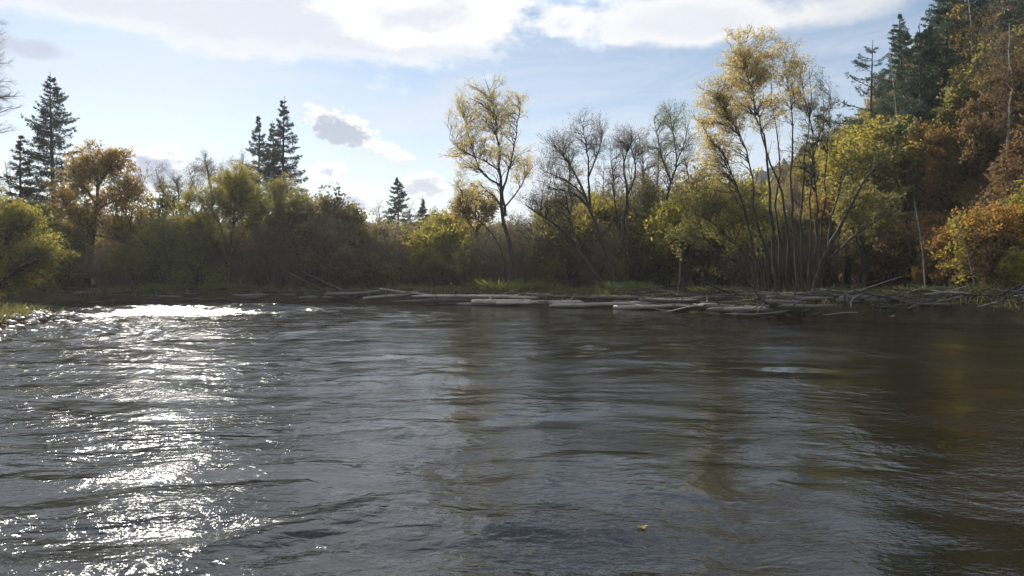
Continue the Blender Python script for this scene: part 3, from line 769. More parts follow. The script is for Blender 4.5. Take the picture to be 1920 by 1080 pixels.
# conifers of the slope
conifer_at('pine_tree', 'dark pine with long tiered boughs standing out at the edge of the slope', 1632, 76, 58, 210, 2.9, mat=NPI, droop=0.05, tip_up=0.3, whorl=0.85, per=5, curve='pine', clear=0.3, needle=(0.24, 0.065))
conifer_at('pine_tree', 'full dark green fir at the crest, just upslope of the tiered pine', 1682, 27, 60, 211, 2.6, mat=NPI, droop=0.15, whorl=0.6, per=6, shape=0.6, clear=0.2, needle=(0.24, 0.065))
conifer_at('pine_tree', 'small pine top peeping out low behind the largest many-stemmed willow', 1542, 188, 62, 212, 1.8, mat=NPI, droop=0.05, whorl=0.7, per=5, curve='pine', clear=0.4, needle=(0.24, 0.065))
conifer_at('fir_tree', 'dense dark fir high on the slope among the birches', 1765, -40, 56, 213, 2.9, mat=NPI, droop=0.2, whorl=0.55, per=7, shape=0.6, clear=0.1, needle=(0.24, 0.065))
conifer_at('fir_tree', 'dark fir half hidden by birches in the middle of the slope', 1745, 40, 50, 214, 2.4, mat=NPI, droop=0.2, whorl=0.55, per=7, shape=0.6, clear=0.05, needle=(0.22, 0.08))
conifer_at('fir_tree', 'drooping dark fir on the upper slope against the orange wood', 1835, -10, 54, 215, 2.6, mat=NPI, droop=0.3, whorl=0.55, per=7, shape=0.6, clear=0.1, needle=(0.24, 0.065))


# ---- plants built once and copied
def radial(seed, H, W, nst, lean=0.6, r0=0.03, lobes=None, single=False):
    r = np.random.default_rng(seed); st = []
    for i in range(nst):
        a = i * 2.399 + r.uniform(-0.4, 0.4); q = math.sqrt((i + 0.5) / nst) * r.uniform(0.7, 1.1)
        tip = np.array([math.cos(a) * W * lean * q, math.sin(a) * W * lean * q, H * r.uniform(0.72, 1.0) * (1 - 0.28 * q * q)])
        b = np.array([math.cos(a) * 0.12 * q * W * 0.6, math.sin(a) * 0.12 * q * W * 0.6, -0.2])
        mid = b + (tip - b) * 0.5 + np.array([-math.cos(a), -math.sin(a), 0.0]) * 0.10 * W * q + r.normal(0, 0.04 * H, 3)
        st.append(([b, b + (mid - b) * 0.5 + r.normal(0, 0.015 * H, 3), mid, tip], r0 * r.uniform(0.7, 1.2), 0.006))
    return st


LIB = {}


def lib(key, data, bark, leafm):
    sm, wood, lv = data
    ms = [('trunk' if len(sm) == 1 else 'stem', mk_mesh('stem', *(cat(sm) if len(sm) > 3 else s), bark)) for s in (sm[:1] if len(sm) > 3 else sm)]
    ml = [('branchwork', mk_mesh('branchwork', *wood, bark))]
    mc = [('crown', mk_mesh('crown', lv[0], lv[1], leafm, smooth=False, tint=clump_tint(lv[0], lv[1], rs)))] if lv is not None else []
    if len(sm) > 3:                                   # thin shrub stems too many to tell apart: one clump
        ms = [('stem_clump', ms[0][1])]
    LIB[key] = (ms + ml, mc)


def put(key, name, label, category, loc, scale, rz, group, leafm=None, bark=None, tilt=(0, 0)):
    wood, crown = LIB[key]
    t = thing(name, label, category, loc, group)
    t.rotation_euler = (tilt[0], tilt[1], rz); t.scale = scale if hasattr(scale, '__len__') else (scale,) * 3
    for n, me in wood: ob(n, me, t, bark)
    for n, me in crown: ob(n, me, t, leafm)
    return t


# leafy shrub (3 m), dense; two shapes
for k, sd in (('shrub_a', 301), ('shrub_b', 302), ('shrub_c', 303)):
    r_ = np.random.default_rng(sd)
    lb = [((r_.uniform(-0.5, 0.5), r_.uniform(-0.5, 0.5), 1.9), (1.0, 1.0, 0.9), 34)] + [((math.cos(q) * 0.9, math.sin(q) * 0.9, r_.uniform(0.8, 2.2)), (0.6, 0.6, 0.6), 14) for q in r_.uniform(0, 6.28, 4)]
    lib(k, build_tree(sd, radial(sd, 2.8, 1.6, 9, 0.55, 0.028), lb, leaf=(4, 0.12, 0.07, 0.1), tw1=(6, 0.55, 0.6), tw2=(3, 0.28, 0.7), sides=4), M['bark_olive'], LOL)
# bare thicket shrub (3 m), many thin stems, few leaves
for k, sd in (('thicket_a', 311), ('thicket_b', 312), ('thicket_c', 313)):
    lb = [((0, 0, 1.8), (1.2, 1.2, 1.2), 60)]
    lib(k, build_tree(sd, radial(sd, 3.0, 1.8, 22, 0.6, 0.020), lb, leaf=(1, 0.085, 0.05, 0.1), tw1=(7, 0.7, 0.5), tw2=(3, 0.35, 0.6), sides=4, min_r=0.005), M['bark_brown'], LBR)
# broad-leaved tree (9 m)
for k, sd in (('tree_a', 321), ('tree_b', 322), ('tree_c', 323)):
    r_ = np.random.default_rng(sd)
    st = [([(0, 0, -0.3), (0.1, 0.1, 2.5), (-0.1, 0.2, 5.0), (0.2, 0, 8.4)], 0.14, 0.012), ([(0.05, 0.1, 2.2), (0.8, 0.4, 4.4), (1.5, 0.5, 6.6)], 0.07, 0.012), ([(0.05, 0.1, 2.6), (-0.8, -0.3, 4.8), (-1.2, -0.8, 7.2)], 0.07, 0.012)]
    lb = [((0, 0, 6.6), (1.6, 1.6, 2.0), 46), ((1.3, 0.4, 5.2), (1.0, 1.0, 1.2), 24), ((-1.2, -0.5, 5.4), (1.0, 1.0, 1.3), 24), ((r_.uniform(-1, 1), r_.uniform(-1, 1), 3.8), (1.4, 1.4, 0.8), 20)]
    lib(k, build_tree(sd, st, lb, leaf=(4, 0.17, 0.10, 0.1), tw1=(6, 0.9, 0.6), tw2=(3, 0.45, 0.7)), M['bark'], LOL)
# slim leafless tree (9 m)
for k, sd in (('slim_a', 331), ('slim_b', 332)):
    st = [([(0, 0, -0.3), (0.15, 0.1, 2.5), (-0.15, 0.2, 5.5), (0.3, 0, 9.0)], 0.09, 0.01), ([(0, 0.1, 3.2), (0.6, -0.3, 5.4), (0.9, -0.2, 7.6)], 0.045, 0.01)]
    lb = [((0, 0, 6.8), (1.3, 1.3, 2.2), 36), ((0.5, 0, 5.0), (1.0, 1.0, 1.2), 12)]
    lib(k, build_tree(sd, st, lb, leaf=(1, 0.09, 0.05, 0.1), tw1=(7, 0.8, 0.55), tw2=(4, 0.4, 0.6)), M['bark_brown'], LBR)
# birch with a pale trunk (11 m)
for k, sd in (('birch_a', 341), ('birch_b', 342)):
    r_ = np.random.default_rng(sd)
    st = [([(0, 0, -0.3), (0.1, 0, 3), (-0.12, 0.1, 6.5), (0.25, 0, 10.8)], 0.085, 0.012)]
    lb = [((0, 0, 8.2), (1.2, 1.2, 2.4), 40), ((0.1, 0, 5.6), (1.3, 1.3, 1.0), 14)]
    lib(k, build_tree(sd, st, lb, leaf=(2, 0.11, 0.07, 0.5), tw1=(7, 0.8, 0.5), tw2=(3, 0.4, 0.6), trop=(0.02, -0.12)), M['birch'], LGO)
    LIB[k][0][-1][1].materials[0] = M['bark_brown']
# low herb / sedge clump
def sedge(seed, n, H, W):
    r = np.random.default_rng(seed); a = r.uniform(0, 6.28, n); q = np.sqrt(r.random(n)) * W * 0.55
    b = np.stack([np.cos(a) * q, np.sin(a) * q, np.full(n, -0.05)], -1)
    d = nrm(np.stack([np.cos(a) * 0.45 + r.normal(0, 0.25, n), np.sin(a) * 0.45 + r.normal(0, 0.25, n), np.ones(n)], -1))
    L = (H * r.uniform(0.5, 1.15, n))[:, None]
    s = nrm(np.cross(d, r.normal(size=(n, 3)))) * (0.018 * r.uniform(0.6, 1.6, n))[:, None]
    m1 = b + d * L * 0.55; m2 = b + d * L + np.stack([np.cos(a), np.sin(a), -0.6 * np.ones(n)], -1) * L * 0.2
    V = np.stack([b - s, b + s, m1 + s * 0.9, m1 - s * 0.9, m2 + s * 0.2, m2 - s * 0.2], 1).reshape(-1, 3)
    i = np.arange(n)[:, None] * 6
    Q = np.concatenate([i + np.array([[0, 1, 2, 3]]), i + np.array([[3, 2, 4, 5]])])
    return V, Q
for k, sd in (('sedge_a', 351), ('sedge_b', 352)):
    V, Q = sedge(sd, 420, 0.85, 1.3)
    LIB[k] = ([], [('leaf_tuft', mk_mesh('leaf_tuft', V, Q, GRB, smooth=False, tint=rs.random(len(Q))))])

R = random.Random(5)


def gz(x, y): return float(ground_z(x, y))


def loc_px(px, Y, dz=-0.03):
    X = (px - 960) / F * Y
    return (X, Y, gz(X, Y) + dz)


def near_shrub(px, Y, hpx, kind, name, label, cat_, group, leafm=None, wide=1.0):
    s = hpx / F * Y / 2.9
    put(kind, name, label, cat_, loc_px(px, Y), (s * wide, s * wide, s), R.uniform(0, 6.28), group, leafm)


def by(px):
    for lim, txt in ((120, 'below the tall broad spruce'), (300, 'beside the golden-orange tree'), (480, 'around the round yellow-green willow'), (700, 'behind the slanting dead trunk'), (900, 'before the far pointed spruce'),
                     (1010, 'around the slender willow'), (1220, 'among the leaning bare trees'), (1400, 'behind the arching willow bush'), (9999, 'behind the many-stemmed willow')):
        if px < lim: return txt


# the thicket along the far bank, in depth
SHAPE = ['shrub_a', 'shrub_b', 'shrub_c']; THK = ['thicket_a', 'thicket_b', 'thicket_c']
for i in range(96):
    px = -60 + i * 1640 / 96 + R.uniform(-14, 14); row = i % 3
    near = 55.5 if px < 640 else 55.5 - (px - 640) / 640 * 9
    Y = near + row * 4.5 + R.uniform(-1, 1)
    h = R.uniform(75, 125) * (1.0 + 0.08 * row)
    near_shrub(px, Y, h, R.choice(THK), 'thicket_shrub', 'brown leafless many-stemmed thicket shrub ' + by(px) + ', ' + ['at the front', 'in the middle', 'at the back'][row] + ' of the thicket', 'shrub', 'leafless thicket shrubs along the far bank', wide=R.uniform(0.9, 1.3))
zones = [(-40, 300, LOL, 'olive'), (300, 420, LGR, 'green'), (560, 700, LBR, 'brown'), (690, 900, LYG, 'yellow'), (1000, 1130, LOL, 'olive'), (1130, 1420, LYG, 'olive')]
TXT = {id(LOL): ('olive shrub leafing thinly among the bare thicket', 'olive shrubs of the far bank'),
       id(LGR): ('green leafy shrub low in front of the bare thicket', 'green shrubs of the far bank'),
       id(LBR): ('brownish half-bare shrub rising from the thicket', 'brownish shrubs of the far bank'),
       id(LYG): ('yellow-olive leafy shrub glowing above the thicket', 'yellow-olive shrubs of the far bank')}


def bank_shrub(px, Y, h, m, wide=1.0):
    lab, grp = TXT[id(m)]
    near_shrub(px, Y, h, R.choice(SHAPE), 'leafy_shrub', lab.split(' above')[0].split(' among')[0].split(' low')[0].split(' from')[0] + ' ' + by(px), 'shrub', grp, m, wide)


for px, Y, h, m in [(20, 55, 120, LOL), (80, 58, 170, LOL), (120, 55, 110, LGR), (250, 54, 90, LOL), (300, 58, 170, LOL), (320, 54, 120, LGR), (345, 56, 150, LOL), (370, 53.5, 100, LGR),
                    (570, 56, 170, LBR), (600, 58, 185, LOL), (640, 57, 165, LBR), (665, 56, 140, LOL), (690, 58, 130, LBR), (620, 54, 120, LBR),
                    (725, 57, 100, LYG), (755, 55, 105, LYG), (790, 56, 120, LYG), (825, 54, 125, LYG), (860, 55, 115, LYG), (880, 52, 90, LYG), (800, 53, 80, LOL), (845, 58, 150, LYG),
                    (1010, 52, 110, LOL), (985, 54, 90, LYG), (1050, 50, 150, LOL), (1085, 52, 165, LYG), (1120, 50, 150, LOL), (1150, 52, 185, LYG), (1205, 50, 190, LOL), (1290, 46, 190, LYG),
                    (1330, 48, 200, LOL), (1255, 48, 150, LYG), (1380, 46, 170, LOL), (1400, 50, 190, LYG), (1450, 48, 150, LOL), (1060, 54, 130, LYG), (1180, 47, 130, LOL)]:
    bank_shrub(px, Y, h, m, R.uniform(0.9, 1.15))

# broad-leaved and slim trees behind the thicket
def bank_tree(px, pytop, Y, key, name, label, group, leafm=None, H=8.8, wide=1.0):
    x, y, z = loc_px(px, Y); s = (CAMZ + (520 - pytop) / F * Y - z) / H
    put(key, name, label, 'tree', (x, y, z), (s * wide, s * wide, s), R.uniform(0, 6.28), group, leafm)


for px, top, Y, k, m in [(1080, 345, 58, 'tree_a', LOL), (1120, 350, 62, 'tree_b', LYG), (1050, 372, 64, 'tree_c', LOL), (1200, 335, 60, 'tree_c', LOL), (1300, 310, 54, 'tree_a', LYG),
                         (1345, 330, 52, 'tree_b', LYG), (1375, 372, 56, 'tree_c', LOL), (1240, 345, 62, 'tree_b', LYG), (830, 395, 72, 'tree_a', LOL), (860, 380, 70, 'tree_c', LOL), (1020, 400, 70, 'tree_a', LOL),
                         (580, 368, 70, 'tree_b', LOL), (620, 380, 72, 'tree_c', LOL), (655, 405, 74, 'tree_a', LOL), (300, 395, 66, 'tree_b', LOL), (60, 390, 62, 'tree_a', LOL), (10, 370, 66, 'tree_c', LOL), (545, 385, 66, 'tree_a', LYG), (1470, 420, 60, 'tree_b', LOL), (1420, 430, 64, 'tree_a', LOL)]:
    bank_tree(px, top, Y, k, 'broadleaf_tree', {id(LOL): 'olive round-headed tree standing behind the bank thicket', id(LYG): 'yellow-olive round-headed tree standing behind the bank thicket'}[id(m)],
              {id(LOL): 'olive trees behind the thicket', id(LYG): 'yellow-olive trees behind the thicket'}[id(m)], m)
bank_tree(735, 425, 66, 'tree_b', 'broadleaf_tree', 'little rusty-orange tree in front of the far pointed spruce', None, LOR)
bank_tree(712, 370, 90, 'slim_a', 'slim_tree', 'leafless slim tree touching the far pointed spruce', None, H=9.2)
for px, top, Y, k in [(770, 375, 88, 'slim_a'), (815, 385, 84, 'slim_b'), (1030, 300, 56, 'slim_b'), (1140, 330, 54, 'slim_a'), (1215, 300, 56, 'slim_b'), (1320, 290, 50, 'slim_a'), (965, 390, 58, 'slim_a'), (1000, 395, 56, 'slim_b'), (640, 385, 70, 'slim_a'), (310, 350, 70, 'slim_b'), (270, 400, 66, 'slim_a'), (20, 300, 64, 'slim_b'), (1550, 330, 50, 'slim_a'), (1590, 320, 48, 'slim_b'), (1065, 258, 50, 'slim_a'), (1145, 262, 52, 'slim_b'), (1205, 240, 50, 'slim_a'), (1230, 262, 54, 'slim_b'), (1285, 250, 50, 'slim_b'), (1015, 330, 52, 'slim_a'), (1320, 300, 52, 'slim_a'), (1180, 300, 48, 'slim_b')]:
    bank_tree(px, top, Y, k, 'slim_tree', 'slim leafless tree standing ' + by(px), 'slim leafless trees in the thicket', H=9.2)
# wood closing the view farther back
for i in range(64):
    px = -80 + i * 1700 / 64 + R.uniform(-12, 12); Y = R.uniform(78, 100)
    if 680 < px < 740: top = R.uniform(440, 462)
    else: top = R.uniform(408, 450) - (18 if px > 1000 else 0)
    bank_tree(px, top, Y, R.choice(['tree_a', 'tree_b', 'tree_c']), 'broadleaf_tree', 'dull olive tree of the wood beyond the bank, seen ' + by(px), 'trees of the wood beyond the bank', R.choice([LOL, LBR, LOL]), wide=1.35)

for px, top, Y, k, m, lab in [(1590, 245, 47, 'tree_a', LYG, 'bushy yellow-green tree filling the corner below the small pine top'), (1645, 212, 48, 'tree_b', LYG, 'full yellow-green tree right below the tiered pine'),
                              (1560, 330, 46, 'tree_c', LGO, 'amber tree glimpsed between the stems of the many-stemmed willow and the slope'), (1700, 225, 45, 'tree_c', LOL, 'olive tree with pale birch stems around it on the lower slope'), (1620, 330, 41, 'tree_a', LOL, 'olive tree behind the dark forked leaning trunk')]:
    bank_tree(px, top, Y, k, 'broadleaf_tree', lab, None, m, wide=1.25)
for i in range(54):
    px = -80 + i * 1640 / 54 + R.uniform(-12, 12); Y = R.uniform(64, 76)
    near_shrub(px, Y, R.uniform(60, 95), R.choice(SHAPE), 'understory_shrub', 'dim shrub deep in the wood ' + by(px), 'shrub', 'dim shrubs deep in the wood', R.choice([LBR, LOL]), 1.6)

# sedge clumps
for px, Y, s, lab in [(935, 47.2, 1.15, 'bright green sedge clump at the foot of the slender willow'), (990, 47.0, 0.9, 'bright green sedge tuft just past the slender willow trunk'),
                      (958, 46.4, 0.8, 'bright green sedge between the two trunks of the slender willow')]:
    put(R.choice(['sedge_a', 'sedge_b']), 'sedge_clump', lab, 'sedge', loc_px(px, Y), (s * 1.3, s * 1.1, s * 1.1), R.uniform(0, 6), 'sedge clumps on the bank')
for px, Y in [(1155, 43.2), (1178, 43.6), (1200, 43.9), (1168, 44.5), (1192, 44.2), (1140, 44.5)]:
    s = R.uniform(0.5, 1.15)
    put(R.choice(['sedge_a', 'sedge_b']), 'sedge_clump', 'bright green sedge clump in the patch by the leaning bare trees', 'sedge', loc_px(px, Y), s, R.uniform(0, 6), 'sedge clumps by the leaning trees')
for px, Y in [(285, 53.2), (305, 53.4), (322, 53.0), (390, 53.2), (412, 53.2), (445, 53.0), (300, 54.2), (400, 54.0)]:
    s = R.uniform(0.7, 1.1)
    put(R.choice(['sedge_a', 'sedge_b']), 'sedge_clump', 'bright green sedge clump under the round yellow-green willow', 'sedge', loc_px(px, Y), s, R.uniform(0, 6), 'sedge clumps under the willow')
for px, Y in [(600, 54.4), (630, 54.6), (660, 54.0), (740, 52), (775, 51.4), (1060, 45.5), (1030, 46.2), (1320, 40.0), (1345, 39.6), (1560, 36.2), (1585, 36.0), (1700, 31.5), (1730, 31.7), (1830, 30.6), (1870, 30.4), (1905, 30.2), (1850, 31.2), (1790, 31.8), (1890, 31.0)]:
    s = R.uniform(0.6, 1.0)
    put(R.choice(['sedge_a', 'sedge_b']), 'sedge_clump', 'dull green grass clump growing along the bank behind the driftwood', 'sedge', loc_px(px, Y), s, R.uniform(0, 6), 'grass clumps behind the driftwood', GRD)

# ---- the steep wooded slope
pts = []
rr = random.Random(99)
KINDS = {
    'rus': ('russet-brown bush on the steep slope', 'russet bushes of the slope', LRU), 'ora': ('burnt-orange bush on the steep slope', 'orange bushes of the slope', LOR),
    'yel': ('golden-yellow bush on the steep slope', 'golden bushes of the slope', LAM), 'gre': ('dark green bush on the steep slope', 'green bushes of the slope', LGR),
    'oli': ('olive bush on the steep slope', 'olive bushes of the slope', LOL), 'ygr': ('yellow-green bush on the steep slope', 'yellow-green bushes of the slope', LYG),
    'bar': ('bare brown bush on the steep slope', 'bare bushes of the slope', None)}


def slope_kind(px, py):
    if px < 1600: w = dict(ygr=3, oli=3, yel=2, bar=3)
    elif px < 1720: w = dict(ygr=3, oli=3, rus=2, bar=4, yel=1) if py < 430 else dict(bar=6, rus=3, oli=1)
    elif py > 400: w = dict(ora=5, yel=3, rus=3, gre=1, ygr=1)
    elif py > 250: w = dict(rus=5, ora=2, bar=3, gre=2, oli=1)
    else: w = dict(rus=3, ora=3, bar=2, gre=2, oli=2, yel=1)
    return rr.choices(list(w), list(w.values()))[0]


cnt = 0; tries = 0; placed = []
while cnt < 260 and tries < 20000:
    tries += 1
    Y = rr.uniform(30, 84); X = rr.uniform(14, 58)
    u = float(hill_u(X, Y))
    if u < 0.4 or u > 34 or float(shore_dist(X, Y)) < 2.2: continue
    px = 960 + X / Y * F
    if px > 1990: continue
    z = gz(X, Y); py = 520 - (z + 1.2 - CAMZ) / Y * F
    if py < -60: continue
    if any((X - a) ** 2 + (Y - b) ** 2 < 1.25 ** 2 for a, b in placed): continue
    placed.append((X, Y)); cnt += 1
    k = slope_kind(px, py); lab, grp, m = KINDS[k]
    s = rr.uniform(0.75, 1.35)
    lab = lab.replace('on the steep slope', ('low' if u < 4 else 'halfway up' if u < 12 else 'high up') + ' on the steep slope ' + ('towards the many-stemmed willow' if px < 1620 else 'below the tiered pine' if px < 1720 else 'by the birch trunks' if px < 1830 else 'by the golden bushes'))
    put(rr.choice(THK if k == 'bar' else SHAPE), 'slope_bush', lab, 'bush', (X, Y, z - 0.1), (s * 1.1, s * 1.1, s), rr.uniform(0, 6.28), grp, m, tilt=(0, -0.15))
def where(px, u):
    return ('low' if u < 6 else 'halfway up' if u < 14 else 'high up') + ' on the steep slope ' + ('below the tiered pine' if px < 1720 else 'by the dark firs' if px < 1800 else 'above the leaning birch pole' if px < 1870 else 'above the golden bushes')


# trees of the slope
tcount = 0; tries = 0; tp = []
while tcount < 120 and tries < 20000:
    tries += 1
    Y = rr.uniform(36, 86); X = rr.uniform(18, 62); u = float(hill_u(X, Y))
    if u < 2.5 or u > 36: continue
    px = 960 + X / Y * F
    if px > 1990 or px < 1600: continue
    z = gz(X, Y); py = 520 - (z + 7 - CAMZ) / Y * F
    if py < -200 or any((X - a) ** 2 + (Y - b) ** 2 < 1.9 ** 2 for a, b in tp): continue
    # the crest line of the wood as it is: lower towards the open valley
    crest = 235 - (px - 1560) * 1.7
    if py - 60 < crest: continue
    tp.append((X, Y)); tcount += 1
    q = rr.random(); s = rr.uniform(0.8, 1.15)
    if q < 0.24:
        put(rr.choice(['birch_a', 'birch_b']), 'birch_tree', 'thin pale-trunked yellowing birch ' + where(px, u), 'tree', (X, Y, z), s, rr.uniform(0, 6.28), 'birches of the slope', rr.choice([LGO, LYG, LRU]), tilt=(0, rr.uniform(-0.25, 0.05)))
    elif q < 0.46:
        put(rr.choice(['slim_a', 'slim_b']), 'slim_tree', 'slim leafless brown tree ' + where(px, u), 'tree', (X, Y, z), s, rr.uniform(0, 6.28), 'leafless trees of the slope', tilt=(0, rr.uniform(-0.25, 0.05)))
    else:
        m, lab, grp = rr.choice([(LRU, 'russet broad-leaved tree on the steep slope', 'russet trees of the slope'), (LOR, 'orange broad-leaved tree on the steep slope', 'orange trees of the slope'),
                                 (LOL, 'olive broad-leaved tree on the steep slope', 'olive trees of the slope'), (LYG, 'yellow-green broad-leaved tree on the steep slope', 'yellow-green trees of the slope')])
        put(rr.choice(['tree_a', 'tree_b', 'tree_c']), 'broadleaf_tree', lab.replace('on the steep slope', where(px, u)), 'tree', (X, Y, z), s * 0.9, rr.uniform(0, 6.28), grp, m, tilt=(0, rr.uniform(-0.2, 0.0)))


lib('fir_a', conifer(216, 13.0, 2.6, droop=0.2, whorl=0.55, per=7, shape=0.6, clear=0.08, needle=(0.24, 0.065)), M['bark'], NPI)
for px, Y, H in [(1725, 46, 13.5), (1772, 46, 14.5), (1690, 52, 14.5), (1800, 54, 16), (1790, 60, 13), (1870, 58, 14), (1720, 66, 13), (1810, 70, 15), (1900, 64, 13), (1880, 48, 10), (1760, 74, 14), (1850, 78, 15), (1700, 72, 12), (1925, 54, 12)]:
    put('fir_a', 'fir_tree', 'dark green fir on the steep slope ' + ('just past the crest fir' if px < 1740 else 'among the birches' if px < 1800 else 'in the orange wood' if px < 1860 else 'above the golden bushes') + (', upper edge' if Y > 56 else ', lower part' if Y < 49 else ''), 'tree', loc_px(px, Y), H / 13.0, rr.uniform(0, 6.28), 'firs of the upper slope')
for i in range(46):
    Y = rr.uniform(88, 210); u = rr.uniform(0.5, 26); X = 17.5 + 0.177 * (Y - 27) + u
    put(rr.choice(['tree_a', 'tree_b', 'tree_c']), 'broadleaf_tree', 'hazy olive tree on the far flank of the slope', 'tree', (X, Y, gz(X, Y)), rr.uniform(0.9, 1.3), rr.uniform(0, 6.28), 'trees on the far flank of the slope', rr.choice([LOL, LRU, LYG]))


def slope_at(px, py, hpx, key, name, label, category, leafm, group=None, unit=2.9, tilt=(0, 0), wide=1.0, Ymin=29.0):
    """stand a plant where the view ray through its foot meets the slope"""
    for Y in np.arange(Ymin, 95, 0.25):
        p = px3(px, py, Y)
        if p[2] <= gz(p[0], p[1]): break
    s = hpx / F * Y / unit
    return put(key, name, label, category, (p[0], p[1], gz(p[0], p[1]) - 0.08), (s * wide, s * wide, s), R.uniform(0, 6.28), group, leafm, tilt=tilt)


slope_at(1760, 540, 88, 'shrub_a', 'slope_bush', 'rounded golden-orange bush at the foot of the slope behind the dark log', 'bush', LAM, wide=1.25)
slope_at(1825, 535, 120, 'shrub_b', 'slope_bush', 'wide orange bush beside the pale leaning birch pole', 'bush', LOR, wide=1.2)
slope_at(1885, 530, 150, 'shrub_c', 'slope_bush', 'golden bush at the foot of the slope with light green grass before it', 'bush', LAM, wide=1.1)
slope_at(1910, 545, 70, 'shrub_a', 'slope_bush', 'low yellow-green bush above the pale branch in the water', 'bush', LYG, wide=1.1)
slope_at(1862, 350, 50, 'shrub_c', 'slope_bush', 'small crimson bush shining out of the brown slope', 'bush', LRE)
slope_at(1775, 395, 90, 'shrub_b', 'slope_bush', 'orange-red bush in the middle of the brown slope', 'bush', LOR)
slope_at(1600, 470, 230, 'tree_b', 'broadleaf_tree', 'bushy yellow-green tree at the bottom corner of the slope', 'tree', LYG, unit=8.8, wide=1.2)
slope_at(1665, 440, 230, 'tree_a', 'broadleaf_tree', 'bushy olive-gold tree below the tiered pine', 'tree', LYG, unit=8.8, wide=1.2)
slope_at(1560, 500, 190, 'tree_c', 'broadleaf_tree', 'amber-leaved tree between the many-stemmed willow and the slope', 'tree', LGO, unit=8.8)


# pale leaning poles of dead birches
def pole(px0, py0, px1, py1, Y, r0, label, dy=-0.6):
    a = px3(px0, py0, Y); b = px3(px1, py1, Y + dy)
    g0 = gz(a[0], a[1]); 
    if a[2] > g0: a[2] = g0
    a = a - nrm(b - a) * 0.3
    p = spline([a, a + (b - a) * 0.5 + np.array([0.16, 0.1, 0]), b], 12)
    t = thing('birch_pole', label, 'tree trunk', a)
    V, Q = tubes(p[None] - a, (r0 * np.linspace(1, 0.5, 12))[None], 7)
    ob('trunk', mk_mesh('trunk', V, Q, M['birch_old']), t)
    r = np.random.default_rng(int(px0)); P2, R2 = children(p[None], (r0 * np.linspace(1, 0.5, 12))[None], 14, 0.35, 1.0, 0.7, 0.8, 4, 0.05, 0.15, r, (0.4, 0.006))
    ob('branchwork', mk_mesh('branchwork', *(lambda vq: (vq[0] - a, vq[1]))(tubes(P2, R2, 3)), M['bark_brown']), t)


pole(1832, 536, 1786, 392, 31.5, 0.026, 'pale leaning birch pole over the orange bushes at the slope foot')
pole(1735, 482, 1712, 370, 34.0, 0.034, 'white birch trunk broken short above the bare brown bushes')
pole(1700, 250, 1665, 90, 50.0, 0.05, 'white birch trunk standing before the full dark green fir', -0.4)
pole(1818, 95, 1806, 25, 52.0, 0.05, 'white birch trunk high on the slope by the drooping fir', -0.4)
pole(1268, 545, 1272, 470, 41.0, 0.035, 'thin whitish birch sapling behind the drift logs')


